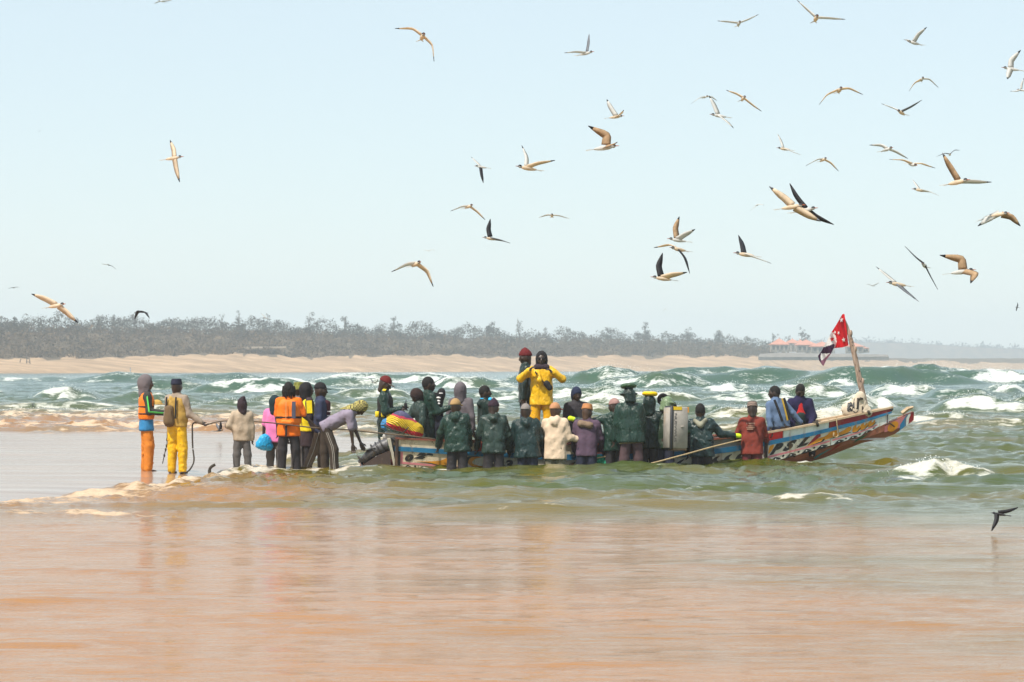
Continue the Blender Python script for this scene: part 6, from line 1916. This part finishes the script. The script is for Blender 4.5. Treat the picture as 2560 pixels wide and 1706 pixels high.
def wing_geo(root, wrist, tip, fwd, chord, up):
    """cambered wing with thickness; returns the arm part and the dark tip part"""
    pts = []
    for t in np.linspace(0, 1, 9):
        if t < .5: q = t * 2; c = root + (wrist - root) * q
        else: q = t * 2 - 1; c = wrist + (tip - wrist) * q
        c = c + (wrist - (root + tip) / 2) * .25 * math.exp(-((t - .5) / .22) ** 2) * 0
        pts.append(c)
    P = np.array(pts)
    P[1:-1] = (P[:-2] + 2 * P[1:-1] + P[2:]) / 4
    V = []
    for i, t in enumerate(np.linspace(0, 1, 9)):
        sp = unit(P[min(i + 1, 8)] - P[max(i - 1, 0)])
        f = unit(fwd - (fwd @ sp) * sp); n = np.cross(sp, f)
        if n @ up < 0: n = -n
        c = chord * (1.0 - .25 * t) * (1 - max(0, (t - .55) / .45) ** 1.6) + .012
        back = f * (-.10 * max(0, t - .5)) * chord * 3
        th = .016 * (1 - t) + .006
        V += [P[i] + f * c * .35 + back, P[i] + f * c * .05 + n * th + back, P[i] - f * c * .65 + back, P[i] + f * c * .05 - n * th * .4 + back]
    def part(a, b):
        Fc = []
        for i in range(a, b):
            for k_ in range(4):
                x, y = i * 4 + k_, i * 4 + (k_ + 1) % 4
                Fc.append((x, y, y + 4, x + 4))
        Fc.append(tuple(a * 4 + k_ for k_ in (3, 2, 1, 0))); Fc.append(tuple(b * 4 + k_ for k_ in range(4)))
        used = sorted({i for f in Fc for i in f}); mp_ = {u: i for i, u in enumerate(used)}
        return np.array([V[u] for u in used]), [tuple(mp_[i] for i in f) for f in Fc]
    return part(0, 7), part(7, 8)
def bird(label, body, wa, wb, az, ca='w', cb=None, tips='k', belly='t', chord=.09, elev=8, dist=None, cap=True):
    """body pixel; wa / wb = (wrist pixel, tip pixel) of each wing; az = heading"""
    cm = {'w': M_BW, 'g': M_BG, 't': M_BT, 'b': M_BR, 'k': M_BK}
    cb = cb or ca
    L = .50
    def plen(w): return math.dist(body, w[0]) + math.dist(w[0], w[1])
    pm = max(plen(wa), plen(wb))
    d = dist or max(42.0, min(420.0, FPX * L * .97 / pm))
    s = min(1.0, pm * d / FPX / (L * .95)) if dist else 1.0
    L = L * s; chord = chord * s * .8
    c = W(body[0], body[1], d)
    a = math.radians(az); e = math.radians(elev)
    f = np.array((math.cos(a) * math.cos(e), math.sin(a) * math.cos(e), math.sin(e)))
    side = unit(np.cross(UP, f)); up = np.cross(f, side)
    T = Thing('tern', label, 'bird', c, 'terns flying over the boat')
    T.add('body', tube([c - f * (.17 * s), c - f * (.11 * s), c - f * (.03 * s), c + f * (.05 * s), c + f * (.10 * s)], [q * s for q in (.010, .027, .037, .034, .020)], 9), cm[belly])
    hd = c + f * (.125 * s) + up * (.008 * s)
    h_ = T.add('head', ball(hd, .034 * s, .027 * s, .027 * s, (f, side, up), 9, 7), M_BW if belly != 'k' else M_BK)
    if cap: T.add('cap', ball(hd + up * (.006 * s) + f * (.004 * s), s * .033, s * .0275, s * .026, (f, side, up), 9, 4, 0, .55), M_BK, parent=h_)
    T.add('bill', tube([hd + f * (.028 * s), hd + f * (.085 * s) - up * (.006 * s)], [.010 * s, .003 * s], 6), M_BILL if belly != 'k' else M_BK, parent=h_)
    tl_ = T.add('tail', sheet([c - f * (.14 * s) + side * (.012 * s), c - f * (.20 * s) + side * (.035 * s), c - f * (.29 * s) + side * (.06 * s)], [c - f * (.14 * s) - side * (.012 * s), c - f * (.20 * s) + side * (.004 * s), c - f * (.285 * s) + side * (.05 * s)], .007), M_BW if belly != 'k' else M_BK, smooth=False)
    T.add('tail', sheet([c - f * (.14 * s) + side * (.012 * s), c - f * (.20 * s) - side * (.004 * s), c - f * (.285 * s) - side * (.05 * s)], [c - f * (.14 * s) - side * (.012 * s), c - f * (.20 * s) - side * (.035 * s), c - f * (.29 * s) - side * (.06 * s)], .007), M_BW if belly != 'k' else M_BK, smooth=False)
    sgn = 1 if math.sin(a + math.pi / 2) >= 0 else -1
    for i, (w, m) in enumerate(((wa, cm[ca]), (wb, cm[cb]))):
        wr2, tp2 = np.array(w[0], float), np.array(w[1], float)
        pl = plen(w) * d / FPX
        dz = math.sqrt(max(.0004, L * L - min(pl, L) ** 2)) * (1 if i == 0 else -1)
        wr = W(wr2[0], wr2[1], d); tp = W(tp2[0], tp2[1], d)
        fr = math.dist(body, w[0]) / max(1e-6, plen(w))
        wr = W(wr2[0], wr2[1], d + dz * fr); tp = W(tp2[0], tp2[1], d + dz)
        rt = c + f * .03 + up * .015 + unit(wr - c) * .02
        g1, g2 = wing_geo(rt, wr, tp, f + up * .25, chord, up)
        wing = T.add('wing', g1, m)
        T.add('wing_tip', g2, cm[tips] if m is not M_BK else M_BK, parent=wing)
B = bird
B('large bounce tinted tern with drooping right wing at the top left of the flock', (1056, 93), ((1031, 70), (987, 71)), ((1081, 111), (1085, 153)), 280, 't')
B('white tern with one wing straight up right of the large bounce tinted tern', (1465, 134), ((1472, 110), (1474, 85)), ((1440, 129), (1411, 132)), 330, 'g', 'w', 'g', 'w')
B('white tern flying right with broad raised white wing', (1540, 293), ((1528, 268), (1519, 248)), ((1553, 286), (1561, 275)), 8, 'w', 't', 'k', 't', .15)
B('tern with big bent brown wing just below the broad white wing', (1513, 370), ((1521, 337), (1472, 312)), ((1534, 362), (1546, 355)), 2, 'b', 'b', 'k', 'w', .16)
B('small tern with one white and one backlit dark wing left of centre', (1203, 418), ((1190, 405), (1177, 393)), ((1203, 438), (1207, 458)), 185, 'w', 'k', 'k', 'w', .11, dist=75)
B('tern heading left with one wing raised high and one spread right', (1318, 421), ((1316, 393), (1303, 364)), ((1345, 407), (1387, 400)), 200, 'w', 't', 'k', 't')
B('bounce tinted tern with long right wing drooping over the black winged tern', (1172, 517), ((1155, 516), (1126, 528)), ((1195, 530), (1213, 549)), 300, 'w', 't')
B('backlit dark winged tern heading left with one wing straight up', (1227, 597), ((1219, 573), (1224, 547)), ((1250, 600), (1275, 608)), 184, 'k', 'g', 'k', 't', .14)
B('small tern with bounce tinted belly gliding toward the camera in the middle', (1380, 540), ((1368, 537), (1346, 544)), ((1398, 539), (1424, 547)), 270, 'w', 'w', 'w', 't')
B('tiny white m shaped bird above the large gliding tern', (1072, 628), ((1063, 625), (1056, 628)), ((1081, 624), (1090, 628)), 90, 'w', 'w', 'w', 'w', dist=190)
B('large bounce tinted tern with feathered right wing hanging down at the left', (1040, 661), ((1018, 660), (977, 680)), ((1070, 678), (1084, 716)), 295, 'w', 't', 'k', 't', .14)
B('white tern gliding with shallow v wings near the top edge', (1847, 60), ((1820, 54), (1793, 52)), ((1870, 49), (1896, 36)), 275, 'w', 'w', 'g', 'w')
B('white tern with one wing cut by the top edge', (2040, 47), ((2020, 25), (1992, -1)), ((2075, 45), (2113, 48)), 272, 'w', 'w', 'g', 't')
B('small white tern half behind the white winged diving tern', (1763, 243), ((1750, 244), (1728, 260)), ((1780, 242), (1793, 252)), 300, 'w', 'w', 'g', 'w', dist=105)
B('white tern with black upper wing tip banking steeply', (1797, 290), ((1785, 265), (1771, 240)), ((1815, 303), (1833, 321)), 190, 'w', 'w', 'k', 'w', .13)
B('bounce tinted tern in a straight diagonal glide right of the banking tern', (1858, 247), ((1842, 234), (1815, 225)), ((1880, 261), (1904, 278)), 280, 't', 't')
B('olive tern with wide arched wings at the upper right', (2099, 226), ((2068, 236), (2048, 262)), ((2124, 220), (2157, 236)), 275, 't', 't', 'g', 't')
B('white tern with raised right wing under the top right corner', (2285, 108), ((2271, 101), (2258, 99)), ((2294, 86), (2316, 67)), 210, 'w', 'w', 'k', 'w', .13)
B('white tern near the right edge with dark raised wing tip', (2528, 173), ((2526, 150), (2550, 124)), ((2520, 184), (2516, 197)), 185, 'w', 'w', 'k', 'w', .15)
B('slender tern with arched bow wings at the upper right', (2305, 199), ((2286, 208), (2273, 228)), ((2325, 198), (2346, 219)), 272, 't', 'w', 'g', 'w')
B('tern with v shaped wings below the slender arched tern', (2253, 282), ((2232, 270), (2203, 259)), ((2275, 268), (2304, 250)), 240, 'w', 'g', 'g', 't')
B('white tern cut by the right picture edge', (2555, 226), ((2553, 212), (2559, 195)), ((2541, 228), (2525, 228)), 170, 'w', 'w', 'g', 'w', dist=80)
B('white tern with grey inner wing below the arched olive tern', (1960, 373), ((1953, 356), (1943, 335)), ((1978, 379), (2003, 388)), 188, 'w', 'w', 'w', 't')
B('bounce tinted tern with bowed thin wings gliding away left of centre right', (2058, 400), ((2045, 398), (2014, 415)), ((2078, 407), (2097, 428)), 290, 'w', 't', 'g', 't')
B('tern with bounce tinted belly flying right with long diagonal wings', (1981, 518), ((1962, 493), (1925, 464)), ((2015, 532), (2053, 551)), 345, 't', 't', 'g', 't', .14)
B('backlit dark winged tern crossing in front of the orange bellied one', (2014, 526), ((1993, 492), (1976, 458)), ((2042, 541), (2085, 560)), 330, 'k', 'k', 'k', 'w')
B('small pale tern with dropped wing left of the crossing pair', (1893, 513), ((1885, 520), (1874, 528)), ((1902, 511), (1911, 513)), 60, 'w', 'w', 'g', 'w', dist=130)
B('tern heading left with broad grey brown raised wing', (1694, 601), ((1686, 570), (1696, 541)), ((1710, 586), (1736, 572)), 183, 'b', 'w', 'k', 'w', .14)
B('tern with one wing spread left and one long wing hanging', (1696, 624), ((1672, 611), (1634, 619)), ((1712, 645), (1723, 684)), 215, 't', 'k', 'k', 't')
B('backlit dark winged tern heading left below the hanging wing', (1655, 697), ((1644, 665), (1654, 632)), ((1678, 686), (1717, 679)), 183, 'k', 't', 'k', 't', .14)
B('dark winged tern with thin right wing above the red flag side', (1862, 637), ((1854, 612), (1844, 588)), ((1890, 645), (1928, 659)), 186, 'k', 'w', 'g', 't', .13)
B('white tern with curved wings above the tern with hanging legs', (2218, 374), ((2203, 362), (2173, 362)), ((2243, 380), (2270, 396)), 300, 'w', 'w', 'g', 'w')
B('bounce tinted tern with dangling black head and legs', (2281, 412), ((2258, 400), (2223, 399)), ((2305, 409), (2338, 420)), 290, 't', 't', 'g', 'w', .13, -10)
B('small tern just above the tall raised wing', (2375, 387), ((2362, 383), (2341, 392)), ((2387, 375), (2400, 376)), 270, 'g', 'g', 'g', 't', dist=120)
B('tern with one very long wing raised and one level', (2395, 456), ((2378, 418), (2358, 381)), ((2432, 453), (2479, 454)), 320, 'b', 'w', 'g', 't', .12)
B('white tern with olive belly under the dangling legs', (2300, 476), ((2291, 464), (2280, 449)), ((2322, 479), (2348, 490)), 186, 'w', 'w', 'w', 't', .11)
B('tern at the right edge with brown drooping right wing', (2498, 537), ((2478, 546), (2446, 568)), ((2531, 541), (2553, 564)), 330, 'w', 'b', 'k', 't', .15)
B('small white tern tucked behind the brown drooping wing', (2453, 550), ((2447, 552), (2436, 558)), ((2462, 543), (2471, 536)), 20, 'w', 'w', 'w', 'w', dist=140)
B('backlit dark tern with long wings in a steep diagonal', (2311, 664), ((2288, 643), (2262, 616)), ((2326, 692), (2344, 724)), 250, 'k', 'k', 'k', 'w')
B('tern with white left wing and grey right wing near the flag', (2243, 711), ((2222, 694), (2188, 667)), ((2262, 728), (2296, 755)), 195, 'w', 'g', 'g', 't', .14)
B('large brown tern flying right with hooked wings', (2406, 680), ((2407, 645), (2350, 635)), ((2442, 684), (2430, 709)), 5, 'b', 'b', 'k', 'w', .16)
B('tiny dark bird with vertical wings near the right edge', (2543, 769), ((2544, 763), (2543, 757)), ((2541, 774), (2540, 778)), 180, 'k', 'k', 'k', 'k', .14, dist=190)
B('faint tiny white bird left of the white and grey winged tern', (2182, 715), ((2174, 712), (2164, 710)), ((2190, 711), (2198, 706)), 200, 'w', 'w', 'w', 'w', dist=210)
B('bounce tinted tern with vertical wings alone at the far left', (434, 396), ((436, 374), (427, 350)), ((442, 420), (451, 455)), 350, 't', 't', 'k', 't', .12)
B('white bird at the very top edge on the left', (404, 4), ((394, 5), (385, 9)), ((416, 2), (430, 0)), 200, 'w', 'w', 'w', 'w', dist=150)
B('faint small bird low in the left sky', (271, 663), ((262, 661), (253, 660)), ((281, 666), (291, 674)), 270, 'w', 'g', 'g', 'w', dist=170)
B('tiny dark bird at the left edge above the trees', (34, 720), ((27, 720), (20, 722)), ((41, 718), (49, 718)), 270, 'g', 'g', 'g', 'g', dist=220)
B('bounce tinted tern with long diagonal wings above the left trees', (141, 765), ((112, 745), (79, 733)), ((168, 780), (196, 805)), 330, 't', 't', 'k', 't', .13)
B('black bird with drooping wings above the dune trees', (353, 780), ((342, 780), (335, 798)), ((362, 780), (373, 797)), 200, 'k', 'k', 'k', 'k', .17, dist=95)
B('white and grey bird in front of the dune trees', (665, 796), ((659, 790), (652, 783)), ((671, 799), (678, 799)), 200, 'w', 'g', 'k', 'w', .12, dist=150)
B('dark bird with upright wings low over the wet sand behind the rope', (549, 1077), ((546, 1067), (541, 1058)), ((553, 1065), (553, 1053)), 5, 'g', 'k', 'k', 'k', .16, dist=70)
B('black bird with bent wings low over the water at the right', (2498, 1286), ((2515, 1278), (2544, 1268)), ((2490, 1300), (2477, 1327)), 160, 'k', 'k', 'k', 'k', .12, dist=32)
B('small black bird over the waves right of the bow', (2274, 1104), ((2267, 1101), (2260, 1103)), ((2280, 1102), (2282, 1099)), 10, 'k', 'k', 'k', 'k', .14, dist=72)
B('tiny dark bird above the embroidered cap', (1867, 987), ((1863, 984), (1860, 981)), ((1870, 984), (1873, 981)), 270, 'k', 'k', 'k', 'k', .12, dist=100)
B('pale tern skimming the breakers left of the red cap', (936, 958), ((930, 953), (923, 945)), ((942, 954), (944, 947)), 190, 'g', 'w', 'k', 'w', .13, dist=130)
B('small white bird against the dunes over the yellow oilskins', (1360, 849), ((1356, 847), (1352, 850)), ((1364, 846), (1367, 850)), 90, 'w', 'w', 'w', 'w', .12, dist=220)
B('tiny white bird above the trees right of the crooked stem', (1381, 801), ((1378, 802), (1374, 804)), ((1384, 799), (1388, 798)), 60, 'w', 'w', 'w', 'w', dist=240)
B('tiny white slanting bird above the trees near the green ring', (1662, 774), ((1660, 776), (1657, 779)), ((1665, 771), (1669, 770)), 60, 'w', 'w', 'w', 'w', dist=240)
B('tiny dark bird over the surf at the far left', (83, 1017), ((82, 1013), (81, 1009)), ((85, 1018), (88, 1019)), 190, 'k', 'k', 'k', 'k', .14, dist=110)
B('speck of a bird high in the empty left sky', (99, 329), ((97, 328), (95, 329)), ((101, 327), (103, 328)), 270, 'g', 'g', 'k', 'g', .12, dist=400)
